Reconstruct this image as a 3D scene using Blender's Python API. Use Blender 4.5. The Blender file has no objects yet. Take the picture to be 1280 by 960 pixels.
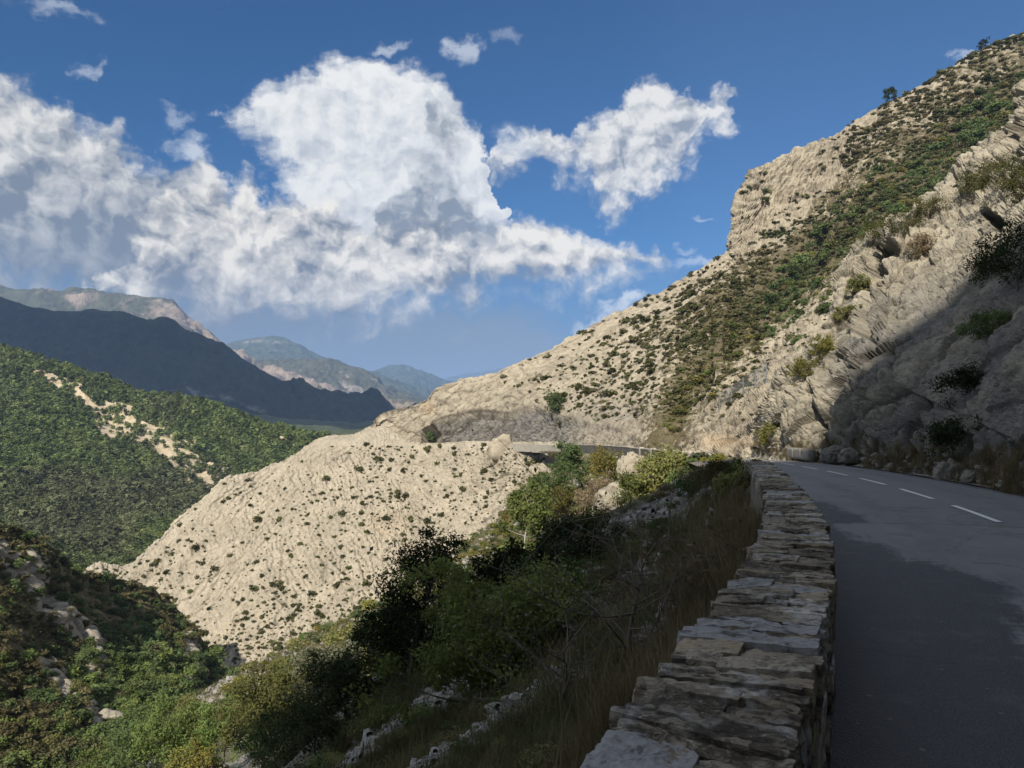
import bpy, bmesh, math, random, time
import numpy as np
from mathutils import Vector, Matrix

SC = bpy.context.scene
COL = SC.collection
T0 = time.time()
FPX = 924.0          # focal length in photo pixels (photo is 1280 x 960)
HZ = 530.0           # horizon row in the photo
EYE = 1.65

HAZE = 0.85e-4
CLOUD_X, CLOUD_Y, CLOUD_RX, CLOUD_RY = -2300, -1250, 1850, 950
# ------------------------------------------------------------------ camera
cam_d = bpy.data.cameras.new('camera')
cam = bpy.data.objects.new('camera', cam_d)
COL.objects.link(cam)
cam.location = (0, 0, EYE)
cam.rotation_euler = (math.radians(90), 0, 0)
cam_d.sensor_width = 36.0
cam_d.lens = 36.0 * FPX / 1280.0
cam_d.shift_y = (HZ - 480.0) / 1280.0
cam_d.clip_start = 0.1
cam_d.clip_end = 60000
SC.camera = cam

# ------------------------------------------------------------------ sun
SUN = Vector((-0.24, -0.76, 0.60)).normalized()     # direction towards the sun
sun_d = bpy.data.lights.new('sun', 'SUN')
sun_d.energy = 5.0
sun_d.angle = math.radians(0.55)
sun_d.color = (1.0, 0.93, 0.82)
sun = bpy.data.objects.new('sun', sun_d)
COL.objects.link(sun)
sun.rotation_euler = SUN.to_track_quat('Z', 'Y').to_euler()
sun.location = (60, -200, 160)

# ------------------------------------------------------------------ colour management
SC.view_settings.view_transform = 'Standard'
SC.view_settings.look = 'None'
SC.view_settings.exposure = 0.42
SC.view_settings.gamma = 1.0
SC.view_settings.use_curve_mapping = False

# ------------------------------------------------------------------ node helper
class NG:
    """tiny helper to write node trees as expressions"""
    def __init__(s, tree):
        s.t = tree; s.n = tree.nodes; s.l = tree.links
    def node(s, typ, **kw):
        n = s.n.new(typ)
        for k, v in kw.items(): setattr(n, k, v)
        return n
    def put(s, sock, v):
        if isinstance(v, bpy.types.NodeSocket): s.l.new(v, sock)
        elif v is not None:
            if sock.type == 'RGBA' and len(v) == 3: v = (*v, 1)
            sock.default_value = v
    def math(s, op, a, b=None, c=None, clamp=False):
        n = s.node('ShaderNodeMath', operation=op, use_clamp=clamp)
        s.put(n.inputs[0], a)
        if b is not None: s.put(n.inputs[1], b)
        if c is not None: s.put(n.inputs[2], c)
        return n.outputs[0]
    def add(s, a, b): return s.math('ADD', a, b)
    def sub(s, a, b): return s.math('SUBTRACT', a, b)
    def mul(s, a, b): return s.math('MULTIPLY', a, b)
    def mn(s, a, b): return s.math('MINIMUM', a, b)
    def mx(s, a, b): return s.math('MAXIMUM', a, b)
    def vec(s, x, y, z):
        n = s.node('ShaderNodeCombineXYZ')
        for i, v in enumerate((x, y, z)): s.put(n.inputs[i], v)
        return n.outputs[0]
    def vmath(s, op, a, b=None):
        n = s.node('ShaderNodeVectorMath', operation=op)
        s.put(n.inputs[0], a)
        if b is not None:
            s.put(n.inputs[3] if op == 'SCALE' else n.inputs[1], b)
        return n.outputs[0]
    def ramp(s, v, lo, hi, a=0.0, b=1.0, smooth=True):
        n = s.node('ShaderNodeMapRange')
        n.interpolation_type = 'SMOOTHSTEP' if smooth else 'LINEAR'
        s.put(n.inputs[0], v)
        for i, q in enumerate((lo, hi, a, b)): s.put(n.inputs[i + 1], q)
        return n.outputs[0]
    def mix(s, f, a, b, mode='MIX'):
        n = s.node('ShaderNodeMix', data_type='RGBA', blend_type=mode)
        s.put(n.inputs[0], f); s.put(n.inputs[6], a); s.put(n.inputs[7], b)
        return n.outputs[2]
    def noise(s, vec, scale, detail=4, rough=0.5, lac=2.0, dist=0.0, color=False, dim='3D'):
        n = s.node('ShaderNodeTexNoise', noise_dimensions=dim)
        if vec is not None: s.put(n.inputs['Vector'], vec)
        n.inputs['Scale'].default_value = scale
        n.inputs['Detail'].default_value = detail
        n.inputs['Roughness'].default_value = rough
        n.inputs['Lacunarity'].default_value = lac
        n.inputs['Distortion'].default_value = dist
        return n.outputs['Color' if color else 'Fac']
    def voro(s, vec, scale, feature='F1', detail=0, rough=0.5, out='Distance', rnd=1.0):
        n = s.node('ShaderNodeTexVoronoi', feature=feature)
        if vec is not None: s.put(n.inputs['Vector'], vec)
        n.inputs['Scale'].default_value = scale
        if 'Detail' in n.inputs: n.inputs['Detail'].default_value = detail
        if 'Roughness' in n.inputs: n.inputs['Roughness'].default_value = rough
        n.inputs['Randomness'].default_value = rnd
        return n.outputs[out]
    def curve(s, fac, pts):
        n = s.node('ShaderNodeFloatCurve')
        c = n.mapping.curves[0]
        n.mapping.use_clip = False; n.mapping.extend = 'HORIZONTAL'
        pts = sorted(pts)
        while len(c.points) < len(pts): c.points.new(0.5, 0.5)
        for p, q in zip(c.points, pts):
            p.location = q; p.handle_type = 'AUTO_CLAMPED'
        n.mapping.update()
        s.put(n.inputs['Value'], fac)
        return n.outputs[0]

# ------------------------------------------------------------------ sky: Nishita air and a procedural cloud field
W = bpy.data.worlds.new('World'); SC.world = W; W.use_nodes = True
wt = W.node_tree; wt.nodes.clear()
g = NG(wt)
sky = g.node('ShaderNodeTexSky', sky_type='NISHITA')
sky.sun_disc = False
sky.sun_elevation = math.asin(SUN.z)
sky.sun_rotation = math.atan2(SUN.x, SUN.y)
sky.altitude = 800; sky.air_density = 1.0; sky.dust_density = 0.6; sky.ozone_density = 2.0
tc = g.node('ShaderNodeTexCoord')
sep = g.node('ShaderNodeSeparateXYZ'); g.l.new(tc.outputs['Generated'], sep.inputs[0])
dx, dy, dz = sep.outputs
az = g.math('ARCTAN2', dx, dy)
hyp = g.math('SQRT', g.add(g.mul(dx, dx), g.mul(dy, dy)))
el = g.math('DIVIDE', dz, g.mx(hyp, 0.02))              # tangent of the elevation
# domain warp that gives the clouds their billowing outline
P = g.vec(az, el, 0.0)
n1 = g.noise(P, 7.0, 3, 0.55, color=True, dim='2D')
n2 = g.noise(P, 26.0, 4, 0.62, color=True, dim='2D')
wv = g.vmath('ADD', g.vmath('SCALE', g.vmath('SUBTRACT', n1, (0.5, 0.5, 0.5)), 0.09),
             g.vmath('SCALE', g.vmath('SUBTRACT', n2, (0.5, 0.5, 0.5)), 0.055))
PW = g.vmath('ADD', P, wv)
s2 = g.node('ShaderNodeSeparateXYZ'); g.l.new(PW, s2.inputs[0])
wa, we = s2.outputs[0], s2.outputs[1]
AZR = 0.85
fac = g.math('MULTIPLY_ADD', wa, 0.5 / AZR, 0.5, clamp=True)
def skyxy(px, py):
    a = math.atan((px - 640) / FPX)
    return (a / AZR * 0.5 + 0.5, (HZ - py) / FPX * math.cos(a))
def band(top, bot, soft_t, soft_b, amp=0.0, nz=None):
    """mask of a cloud whose upper and lower outline follow two curves of azimuth"""
    t = g.curve(fac, [skyxy(*p) for p in top])
    b = g.curve(fac, [skyxy(*p) for p in bot])
    up = g.math('DIVIDE', g.sub(t, we), soft_t)
    dn = g.math('DIVIDE', g.sub(we, b), soft_b)
    m = g.mn(up, dn)
    m = g.sub(m, g.ramp(g.sub(t, b), -0.01, 0.035, 1.6, 0.0))
    if nz is not None: m = g.add(m, g.mul(g.sub(nz, 0.42), amp))
    hgt = g.math('DIVIDE', g.sub(we, b), g.mx(g.sub(t, b), 0.01), clamp=True)
    return g.ramp(m, 0.0, 1.0), hgt
def P3(x): return g.vec(g.add(az, x), el, 0.0)
big = g.noise(P3(3.0), 5.0, 3, 0.5, dim='2D')
def billow(p):
    n = g.node('ShaderNodeTexVoronoi', feature='SMOOTH_F1', voronoi_dimensions='2D')
    g.put(n.inputs['Vector'], p); n.inputs['Scale'].default_value = 17.0; n.inputs['Detail'].default_value = 3.0
    n.inputs['Roughness'].default_value = 0.62; n.inputs['Smoothness'].default_value = 0.35
    f = g.noise(p, 22.0, 5, 0.6, dim='2D')
    return g.add(g.math('MULTIPLY_ADD', n.outputs['Distance'], -0.42, 0.74), g.mul(g.sub(f, 0.5), 0.62))
sw = g.vmath('SCALE', wv, 0.40)
det = billow(g.vmath('ADD', P3(1.0), sw))
det_l = billow(g.vmath('ADD', g.vec(g.sub(az, 0.008 - 1.0), g.add(el, 0.014), 0.0), sw))
big_l = g.noise(g.vec(g.sub(az, 0.012 - 3.0), g.add(el, 0.03), 0.0), 5.0, 3, 0.5, dim='2D')
rel = g.add(g.mul(g.sub(det, det_l), 3.2), g.mul(g.sub(big, big_l), 3.0))
streak = g.noise(g.vmath('ADD', g.vec(g.mul(g.add(az, g.mul(el, 0.8)), 0.8), g.mul(g.sub(el, g.mul(az, 0.35)), 2.2), 7.0), g.vmath('SCALE', wv, 0.8)), 11.0, 6, 0.62, dim='2D')

white = (0.72, 0.71, 0.68); grey = (0.19, 0.215, 0.25); dark = (0.22, 0.27, 0.34)
air = g.vmath('MULTIPLY', g.vmath('SCALE', sky.outputs[0], 0.10), (0.13, 0.40, 0.62))
# paler, greyer air low over the far valley (rain haze under the cloud)
low = g.ramp(el, 0.02, 0.25, 1.0, 0.0)
lowc = g.mix(g.noise(g.vec(g.mul(az, 3.0), g.mul(el, 1.0), 0), 3.0, 3, 0.5, dim='2D'), (0.10, 0.135, 0.185), (0.13, 0.165, 0.21))
front = g.mul(g.ramp(g.math('ABSOLUTE', az), 1.5, 2.3, 1.0, 0.0), g.ramp(el, 0.0, 0.05))
c = g.mix(g.mul(g.mul(low, 0.9), 1.0), air, lowc)
def layer(c, m, shade, hi=white, lo=grey, op=1.0):
    col = g.mix(shade, lo, hi)
    return g.mix(g.mul(g.mul(m, op), front), c, col)
# the same broken cloud goes on overhead and behind the viewer
gd = g.vec(g.math('DIVIDE', dx, g.mx(g.add(dz, 0.22), 0.1)), g.math('DIVIDE', dy, g.mx(g.add(dz, 0.22), 0.1)), 0.0)
gn = g.noise(gd, 1.1, 5, 0.6, dim='2D')
gsh = g.noise(gd, 2.6, 4, 0.6, dim='2D')
outside = g.math('SUBTRACT', 1.0, g.mul(g.ramp(g.math('ABSOLUTE', az), 0.75, 1.1, 1.0, 0.0), g.ramp(el, 0.66, 0.95, 1.0, 0.0)), clamp=True)
gm = g.mul(g.mul(g.ramp(gn, 0.44, 0.56), outside), g.ramp(dz, 0.02, 0.12))
c = g.mix(g.mul(gm, 0.95), c, g.mix(g.ramp(gsh, 0.35, 0.65), (0.42, 0.47, 0.54), (0.85, 0.85, 0.84)))
# thin high wisps
m, h = band([(-60, -40), (60, -5), (130, 2), (200, 20), (235, 28), (260, 10), (330, -30)],
            [(-60, -30), (60, 18), (130, 12), (200, 24), (235, 30), (260, 26), (330, -20)], 0.03, 0.03, 2.6, streak)
c = layer(c, m, 0.6, op=0.45)
# anvil: tall bright cloud
m, h = band([(190, 420), (262, 300), (280, 145), (300, 128), (335, 108), (375, 98), (400, 75), (430, 68), (455, 76), (490, 78), (530, 92), (560, 105), (590, 140), (612, 150), (628, 190), (640, 300), (700, 420)],
            [(190, 420), (262, 300), (280, 158), (300, 175), (330, 205), (370, 260), (400, 300), (430, 330), (480, 340), (530, 340), (560, 340), (590, 340), (612, 330), (628, 310), (640, 300), (700, 420)], 0.035, 0.05, 1.5, streak)
sh = g.math('ADD', g.mul(rel, 0.38), g.ramp(streak, 0.25, 0.75, 0.62, 1.02), clamp=True)
c = layer(c, m, sh, hi=(0.74, 0.74, 0.72), lo=(0.30, 0.345, 0.41), op=0.97)
# right-hand detached cloud
m, h = band([(600, 310), (622, 225), (640, 152), (668, 136), (700, 158), (725, 140), (760, 122), (790, 104), (815, 90), (850, 88), (870, 114), (888, 104), (910, 100), (926, 122), (945, 210), (970, 320)],
            [(600, 320), (622, 235), (640, 222), (680, 246), (720, 254), (750, 280), (790, 282), (815, 262), (850, 240), (872, 224), (905, 188), (926, 150), (945, 230), (970, 340)], 0.028, 0.05, 1.7, det)
sh = g.math('ADD', g.mul(rel, 0.8), g.add(g.mul(h, 0.45), 0.36), clamp=True)
c = layer(c, m, sh, hi=(0.70, 0.685, 0.65), lo=(0.23, 0.26, 0.31), op=0.95)
# rain veil under the banks
m, h = band([(-700, 380), (0, 350), (300, 350), (480, 370), (600, 360), (680, 380), (760, 430), (860, 500)],
            [(-700, 620), (0, 620), (300, 600), (480, 580), (600, 560), (680, 540), (760, 520), (860, 505)], 0.06, 0.05, 0.0, None)
c = layer(c, m, big, hi=(0.215, 0.255, 0.295), lo=(0.13, 0.175, 0.225), op=0.72)
# left bank
m, h = band([(-700, 60), (-300, 40), (-100, 50), (0, 68), (30, 78), (60, 95), (95, 118), (120, 140), (155, 155), (185, 178), (205, 192), (240, 182), (262, 200), (300, 270), (420, 330), (700, 460)],
            [(-700, 560), (-300, 540), (0, 520), (200, 500), (330, 480), (460, 420), (700, 470)], 0.035, 0.16, 1.3, det)
sh = g.math('ADD', g.mul(g.mul(rel, 0.55), g.ramp(el, 0.14, 0.30, 0.25, 1.0)), g.add(g.mul(g.ramp(el, 0.17, 0.42), 0.66), g.mul(g.sub(big, 0.44), 0.8)), clamp=True)
c = layer(c, m, sh, hi=(0.70, 0.685, 0.64), lo=(0.165, 0.195, 0.235), op=0.97)
# grey tower standing in front of the anvil
m, h = band([(430, 420), (470, 300), (490, 215), (500, 192), (520, 184), (540, 182), (556, 190), (575, 210), (600, 240), (625, 285), (636, 380), (660, 470)],
            [(430, 420), (490, 350), (520, 345), (600, 345), (636, 400), (660, 520)], 0.045, 0.06, 1.1, det)
m2, h2 = band([(500, 220), (528, 150), (538, 132), (560, 128), (590, 134), (600, 150), (620, 220)], [(500, 220), (528, 180), (538, 190), (560, 192), (590, 168), (600, 160), (620, 220)], 0.03, 0.03, 1.2, det)
sh = g.math('ADD', g.mul(rel, 0.7), g.ramp(we, 0.30, 0.12, 0.15, 0.45), clamp=True)
c = layer(c, g.mx(m, g.mul(m2, 0.9)), sh, hi=(0.55, 0.565, 0.58), lo=(0.165, 0.20, 0.245), op=0.92)
# central bank
m, h = band([(60, 420), (130, 330), (160, 285), (178, 262), (210, 240), (240, 228), (265, 226), (300, 213), (325, 214), (345, 236), (368, 232), (395, 240), (425, 240), (450, 268), (500, 262), (560, 268), (600, 282), (640, 262), (690, 266), (720, 278), (760, 280), (800, 294), (835, 312), (862, 345), (900, 400), (1000, 460)],
            [(60, 430), (130, 420), (300, 425), (400, 440), (480, 436), (530, 425), (580, 400), (700, 392), (790, 376), (835, 362), (862, 352), (900, 430), (1000, 500)], 0.028, 0.07, 1.2, det)
sh = g.math('ADD', g.mul(rel, g.ramp(h, 0.1, 0.7, 0.30, 0.62)), g.add(g.mul(g.ramp(h, 0.15, 0.95), 0.56), g.mul(g.ramp(big, 0.38, 0.62), 0.44)), clamp=True)
c = layer(c, m, sh, hi=(0.80, 0.76, 0.68), lo=(0.16, 0.185, 0.22), op=0.97)
# small scraps
for (x, y, rx, ry, o) in ((582, 58, 10, 17, .55), (618, 42, 16, 10, .22), (103, 90, 14, 8, .4), (75, 12, 26, 14, .4), (235, 145, 20, 9, .35),
                          (890, 272, 12, 6, .45), (885, 330, 30, 8, .45), (775, 386, 26, 9, .8), (752, 396, 26, 8, .6), (870, 310, 12, 6, .3), (1225, 76, 22, 10, .8), (500, 68, 24, 8, .5), (240, 190, 22, 22, .7), (652, 170, 18, 24, .4)):
    a, e = skyxy(x, y); a = (a - 0.5) * 2 * AZR
    ca = math.cos(a)
    qx = g.math('DIVIDE', g.sub(wa, a), rx / FPX * ca * ca)
    qy = g.math('DIVIDE', g.sub(we, e), ry / FPX * ca)
    r = g.math('SQRT', g.add(g.mul(qx, qx), g.mul(qy, qy)))
    m = g.ramp(g.add(r, g.mul(g.sub(streak, 0.5), -2.0)), 0.2, 1.5, 1.0, 0.0)
    c = layer(c, m, 0.75, hi=(0.72, 0.75, 0.78), lo=(0.4, 0.45, 0.52), op=o)
bg = g.node('ShaderNodeBackground'); g.put(bg.inputs[0], c); bg.inputs[1].default_value = 1.0
wo = g.node('ShaderNodeOutputWorld'); g.l.new(bg.outputs[0], wo.inputs[0])

W.cycles.sampling_method = 'NONE'
SC.cycles.max_bounces = 4
SC.cycles.diffuse_bounces = 3
SC.cycles.transmission_bounces = 2
SC.cycles.volume_bounces = 1

# ------------------------------------------------------------------ numeric noise (for shapes only)
rng = np.random.default_rng(7)
_T = rng.uniform(-1, 1, (64, 64, 64)).astype(np.float32)
_F = rng.uniform(0, 1, (32, 32, 32, 4)).astype(np.float32)
_R = np.array(Matrix.Rotation(0.9, 3, Vector((0.5, 0.7, 0.4)).normalized()), dtype=np.float32)
def vnoise(P):
    P = np.asarray(P, np.float32)
    i = np.floor(P).astype(np.int32); f = P - i
    f = f * f * f * (f * (f * 6 - 15) + 10)
    i &= 63; j = (i + 1) & 63
    x0, y0, z0 = i[..., 0], i[..., 1], i[..., 2]; x1, y1, z1 = j[..., 0], j[..., 1], j[..., 2]
    fx, fy, fz = f[..., 0], f[..., 1], f[..., 2]
    a = _T[x0, y0, z0] * (1 - fx) + _T[x1, y0, z0] * fx
    b = _T[x0, y1, z0] * (1 - fx) + _T[x1, y1, z0] * fx
    c = _T[x0, y0, z1] * (1 - fx) + _T[x1, y0, z1] * fx
    d = _T[x0, y1, z1] * (1 - fx) + _T[x1, y1, z1] * fx
    a = a * (1 - fy) + b * fy; c = c * (1 - fy) + d * fy
    return a * (1 - fz) + c * fz
def fbm(P, scale, oct=5, rough=0.5, ridged=False, off=0.0):
    Q = np.asarray(P, np.float32) / scale + off
    s = 0; a = 1.0; t = 0
    for k in range(oct):
        n = vnoise(Q)
        if ridged: n = 1 - 2 * np.abs(n)
        s = s + a * n; t += a; a *= rough
        Q = (Q @ _R.T) * 2.03 + 17.1
    return s / t
def worley(P):
    P = np.asarray(P, np.float32)
    i = np.floor(P).astype(np.int32); f = P - i
    F1 = np.full(P.shape[:-1], 9.0, np.float32); F2 = F1.copy(); ID = np.zeros_like(F1)
    for a in (-1, 0, 1):
        for b in (-1, 0, 1):
            for c in (-1, 0, 1):
                h = _F[(i[..., 0] + a) & 31, (i[..., 1] + b) & 31, (i[..., 2] + c) & 31]
                d = (h[..., 0] + a - f[..., 0]) ** 2 + (h[..., 1] + b - f[..., 1]) ** 2 + (h[..., 2] + c - f[..., 2]) ** 2
                m = d < F1
                F2 = np.where(m, F1, np.minimum(F2, d)); ID = np.where(m, h[..., 3], ID); F1 = np.where(m, d, F1)
    return np.sqrt(F1), np.sqrt(F2), ID
def blocks(P, axes, sizes, warp=0.35, crack=0.5):
    """blocky broken rock: cells of given size along three axes, each cell set back or forward, joints recessed"""
    A = np.array([np.array(Vector(a).normalized()) / s for a, s in zip(axes, sizes)], np.float32)
    Q = P @ A.T
    w = np.stack([fbm(P, max(sizes) * 0.9, 3, off=k * 9.1) for k in range(3)], -1)
    Q = Q + warp * w
    f1, f2, ci = worley(Q)
    return (ci - 0.5) * 1.0 - crack * np.exp(-(f2 - f1) * 9.0) + 0.25 * (0.5 - f1)
def strata(P, nrm, along, thick, length, warp=0.7, seed=0):
    """bedded rock: broken layers with their own set-back, each tilted into a ledge; returns height and fissure mask"""
    n = np.array(Vector(nrm).normalized(), np.float32); l = np.array(Vector(along).normalized(), np.float32)
    a = P @ n / thick + warp * fbm(P, thick * 7, 3, off=seed) + 0.25 * fbm(P, thick * 1.5, 2, off=seed + 5)
    k = np.floor(a); fa = a - k
    hk = _F[(k.astype(int) + seed * 7) & 31, 3, 5, 0]
    b = P @ l / (length * (0.6 + 0.9 * hk)) + hk * 17 + 0.5 * fbm(P, thick * 2.5, 3, off=seed + 9)
    kb = np.floor(b); fb = b - kb
    r = _F[k.astype(int) & 31, kb.astype(int) & 31, seed & 31, 1]
    r2 = _F[k.astype(int) & 31, kb.astype(int) & 31, (seed + 3) & 31, 2]
    da = np.minimum(fa, 1 - fa) * thick; db = np.minimum(fb, 1 - fb) * length
    fis = np.maximum(np.exp(-(da / (0.13 * thick)) ** 2) * (0.25 + 0.75 * r2), np.exp(-(db / (0.13 * thick)) ** 2) * r2)
    h = (r - 0.5) * 1.0 + (fa - 0.5) * (0.5 + 0.5 * r2) - 0.5 * fis
    return h, fis
def ss(x, a, b):
    t = np.clip((x - a) / (b - a), 0, 1); return t * t * (3 - 2 * t)

# ------------------------------------------------------------------ from photo pixel and distance to a point of the place, and back
def at(px, py, d): return ((px - 640.0) / FPX * d, float(d), EYE + (HZ - py) / FPX * d)
def proj(P):
    d = np.maximum(P[..., 1], 0.5)
    return 640 + FPX * P[..., 0] / d, HZ - FPX * (P[..., 2] - EYE) / d
def crw(n, N_or_segs):
    """Catmull-Rom weights for n control points; segs = samples per span"""
    segs = N_or_segs
    if isinstance(segs, int): segs = [max(1, int(round(segs / (n - 1))))] * (n - 1)
    rows = []
    for s in range(n - 1):
        for k in range(segs[s] + (1 if s == n - 2 else 0)):
            t = k / segs[s]
            w = (-0.5 * t + t * t - 0.5 * t ** 3, 1 - 2.5 * t * t + 1.5 * t ** 3, 0.5 * t + 2 * t * t - 1.5 * t ** 3, -0.5 * t * t + 0.5 * t ** 3)
            r = np.zeros(n)
            for q, ww in zip((s - 1, s, s + 1, s + 2), w):
                if q < 0: r[0] += 2 * ww; r[1] -= ww
                elif q >= n: r[n - 1] += 2 * ww; r[n - 2] -= ww
                else: r[q] += ww
            rows.append(r)
    return np.array(rows)
def net(C, su, sv):
    """smooth surface through a net of control points C[u][v]"""
    C = np.array(C, float)
    return np.einsum('ij,jkc,lk->ilc', crw(C.shape[0], su), C, crw(C.shape[1], sv)).astype(np.float32)
def normals(P):
    n = np.cross(np.gradient(P, axis=0), np.gradient(P, axis=1))
    return n / np.maximum(np.linalg.norm(n, axis=-1, keepdims=True), 1e-9)
def inpoly(px, py, poly, soft=0):
    """inside test of a polygon, vectorised"""
    r = np.zeros(px.shape, bool); n = len(poly)
    for i in range(n):
        x0, y0 = poly[i]; x1, y1 = poly[(i + 1) % n]
        if y0 == y1: continue
        r ^= ((py > min(y0, y1)) & (py <= max(y0, y1)) & (px < (x1 - x0) * (py - y0) / (y1 - y0) + x0))
    return r
def pline(px, py, pts):
    """distance to a polyline"""
    D = np.full(px.shape, 1e9)
    for (x0, y0), (x1, y1) in zip(pts[:-1], pts[1:]):
        t = np.clip(((px - x0) * (x1 - x0) + (py - y0) * (y1 - y0)) / ((x1 - x0) ** 2 + (y1 - y0) ** 2 + 1e-9), 0, 1)
        D = np.minimum(D, np.hypot(px - x0 - t * (x1 - x0), py - y0 - t * (y1 - y0)))
    return D

# ------------------------------------------------------------------ objects
def tag(o, label=None, cat=None, group=None, kind=None):
    if label: o['label'] = label
    if cat: o['category'] = cat
    if group: o['group'] = group
    if kind: o['kind'] = kind
    return o
def make_obj(name, me, mat=None, parent=None, loc=None):
    o = bpy.data.objects.new(name, me); COL.objects.link(o)
    if mat and me is not None and not me.materials: me.materials.append(mat)
    if parent: o.parent = parent
    if loc is not None: o.location = loc
    return o
def mesh_from(name, V, F, smooth=True):
    V = np.asarray(V, np.float32); F = np.asarray(F, np.int32)
    me = bpy.data.meshes.new(name)
    me.vertices.add(len(V)); me.vertices.foreach_set('co', V.ravel())
    k = F.shape[1]
    me.loops.add(F.size); me.loops.foreach_set('vertex_index', F.ravel())
    me.polygons.add(len(F)); me.polygons.foreach_set('loop_start', np.arange(0, F.size, k, dtype=np.int32))
    me.polygons.foreach_set('use_smooth', np.full(len(F), smooth))
    me.update(calc_edges=True)
    return me
def grid_faces(n, m):
    i = np.arange(n * m).reshape(n, m)
    return np.stack([i[:-1, :-1], i[:-1, 1:], i[1:, 1:], i[1:, :-1]], -1).reshape(-1, 4)
def surf(name, P, mat, attrs={}, kind='structure', flip=False, parent=None, smooth=True):
    n, m = P.shape[:2]
    F = grid_faces(n, m)
    if flip: F = F[:, ::-1]
    me = mesh_from(name, P.reshape(-1, 3), F, smooth)
    for k, a in attrs.items():
        at_ = me.attributes.new(k, 'FLOAT', 'POINT'); at_.data.foreach_set('value', np.asarray(a, np.float32).ravel())
    o = make_obj(name, me, mat, parent)
    if kind and not parent: o['kind'] = kind
    return o
def mesh_join(parts):
    """join (V, F) pairs of equal face size"""
    V = []; F = []; k = 0
    for v, f in parts: V.append(v); F.append(np.asarray(f) + k); k += len(v)
    return np.concatenate(V), np.concatenate(F)

# ------------------------------------------------------------------ materials
def new_mat(name):
    m = bpy.data.materials.new(name); m.use_nodes = True
    t = m.node_tree; t.nodes.clear()
    g = NG(t); out = g.node('ShaderNodeOutputMaterial')
    return m, g, out
def attr(g, name): return g.node('ShaderNodeAttribute', attribute_name=name).outputs['Fac']
def bump(g, h, strength, dist, normal=None):
    n = g.node('ShaderNodeBump'); n.inputs['Strength'].default_value = strength; n.inputs['Distance'].default_value = dist
    g.put(n.inputs['Height'], h)
    if normal is not None: g.put(n.inputs['Normal'], normal)
    return n.outputs[0]
def diffuse(g, out, col, normal=None, rough=0.9, spec=0.25):
    b = g.node('ShaderNodeBsdfPrincipled')
    g.put(b.inputs['Base Color'], col)
    g.put(b.inputs['Roughness'], rough)
    b.inputs['Specular IOR Level'].default_value = spec
    if normal is not None: g.put(b.inputs['Normal'], normal)
    g.l.new(b.outputs[0], out.inputs[0])
    return b
def rock_mat(name, s, lightc=(0.46, 0.40, 0.31), darkc=(0.24, 0.215, 0.18), vegc=(0.10, 0.095, 0.04), soilc=(0.22, 0.18, 0.12), bumpd=0.3, strat=((0.8, 0.45, 0.2), (0.5, -0.5, -0.6)), crk=0.5, dk=0.8, fis=0.9, greyc=(0.15, 0.15, 0.15)):
    """weathered limestone; s = size in metres of the main colour patches"""
    m, g, out = new_mat(name)
    co = g.node('ShaderNodeTexCoord').outputs['Object']
    big_ = g.noise(co, 0.16 / s, 5, 0.6)
    mid = g.noise(co, 1.1 / s, 6, 0.65)
    wco = g.vmath('ADD', co, g.vmath('SCALE', g.noise(co, 0.35 / s, 3, 0.6, color=True), 2.5 * s))
    la = g.vmath('DOT_PRODUCT', wco, tuple(Vector(strat[0]).normalized())); lb = g.vmath('DOT_PRODUCT', wco, tuple(Vector(strat[1]).normalized()))
    st = g.noise(g.vec(g.mul(la, 2.6 / s), g.mul(lb, 0.45 / s), 0.0), 1.0, 5, 0.65, dim='2D')
    st2 = g.noise(g.vec(g.mul(la, 0.5 / s), g.mul(lb, 2.0 / s), 3.0), 1.0, 4, 0.65, dim='2D')
    crack = g.mx(g.ramp(st, 0.53, 0.63), g.ramp(st2, 0.56, 0.66, 0, 0.8))
    c = g.mix(g.ramp(big_, 0.35, 0.68), lightc, tuple(0.80 * x for x in lightc))
    c = g.mix(g.ramp(mid, 0.46, 0.62, 0, dk), c, darkc)
    c = g.mix(g.mul(crack, crk), c, tuple(0.5 * x for x in darkc))
    c = g.mix(g.mul(attr(g, 'ochre'), g.ramp(mid, 0.3, 0.6, 1.0, 0.4)), c, (0.52, 0.36, 0.20))
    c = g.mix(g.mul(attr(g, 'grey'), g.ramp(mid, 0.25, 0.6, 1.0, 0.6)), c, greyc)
    fine = g.noise(co, 6.0 / s, 5, 0.7)
    vg = g.mix(g.ramp(fine, 0.35, 0.65), vegc, soilc)
    va = attr(g, 'veg')
    c = g.mix(g.ramp(g.add(va, g.mul(g.sub(mid, 0.5), 1.1)), 0.40, 0.60), c, vg)
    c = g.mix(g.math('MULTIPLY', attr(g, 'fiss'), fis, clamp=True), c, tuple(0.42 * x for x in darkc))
    h = g.add(g.mul(mid, 0.8), g.add(g.mul(fine, 0.35), g.add(g.mul(st, 0.9), g.mul(crack, -0.3))))
    diffuse(g, out, c, bump(g, h, 0.9, bumpd))
    return m
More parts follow.
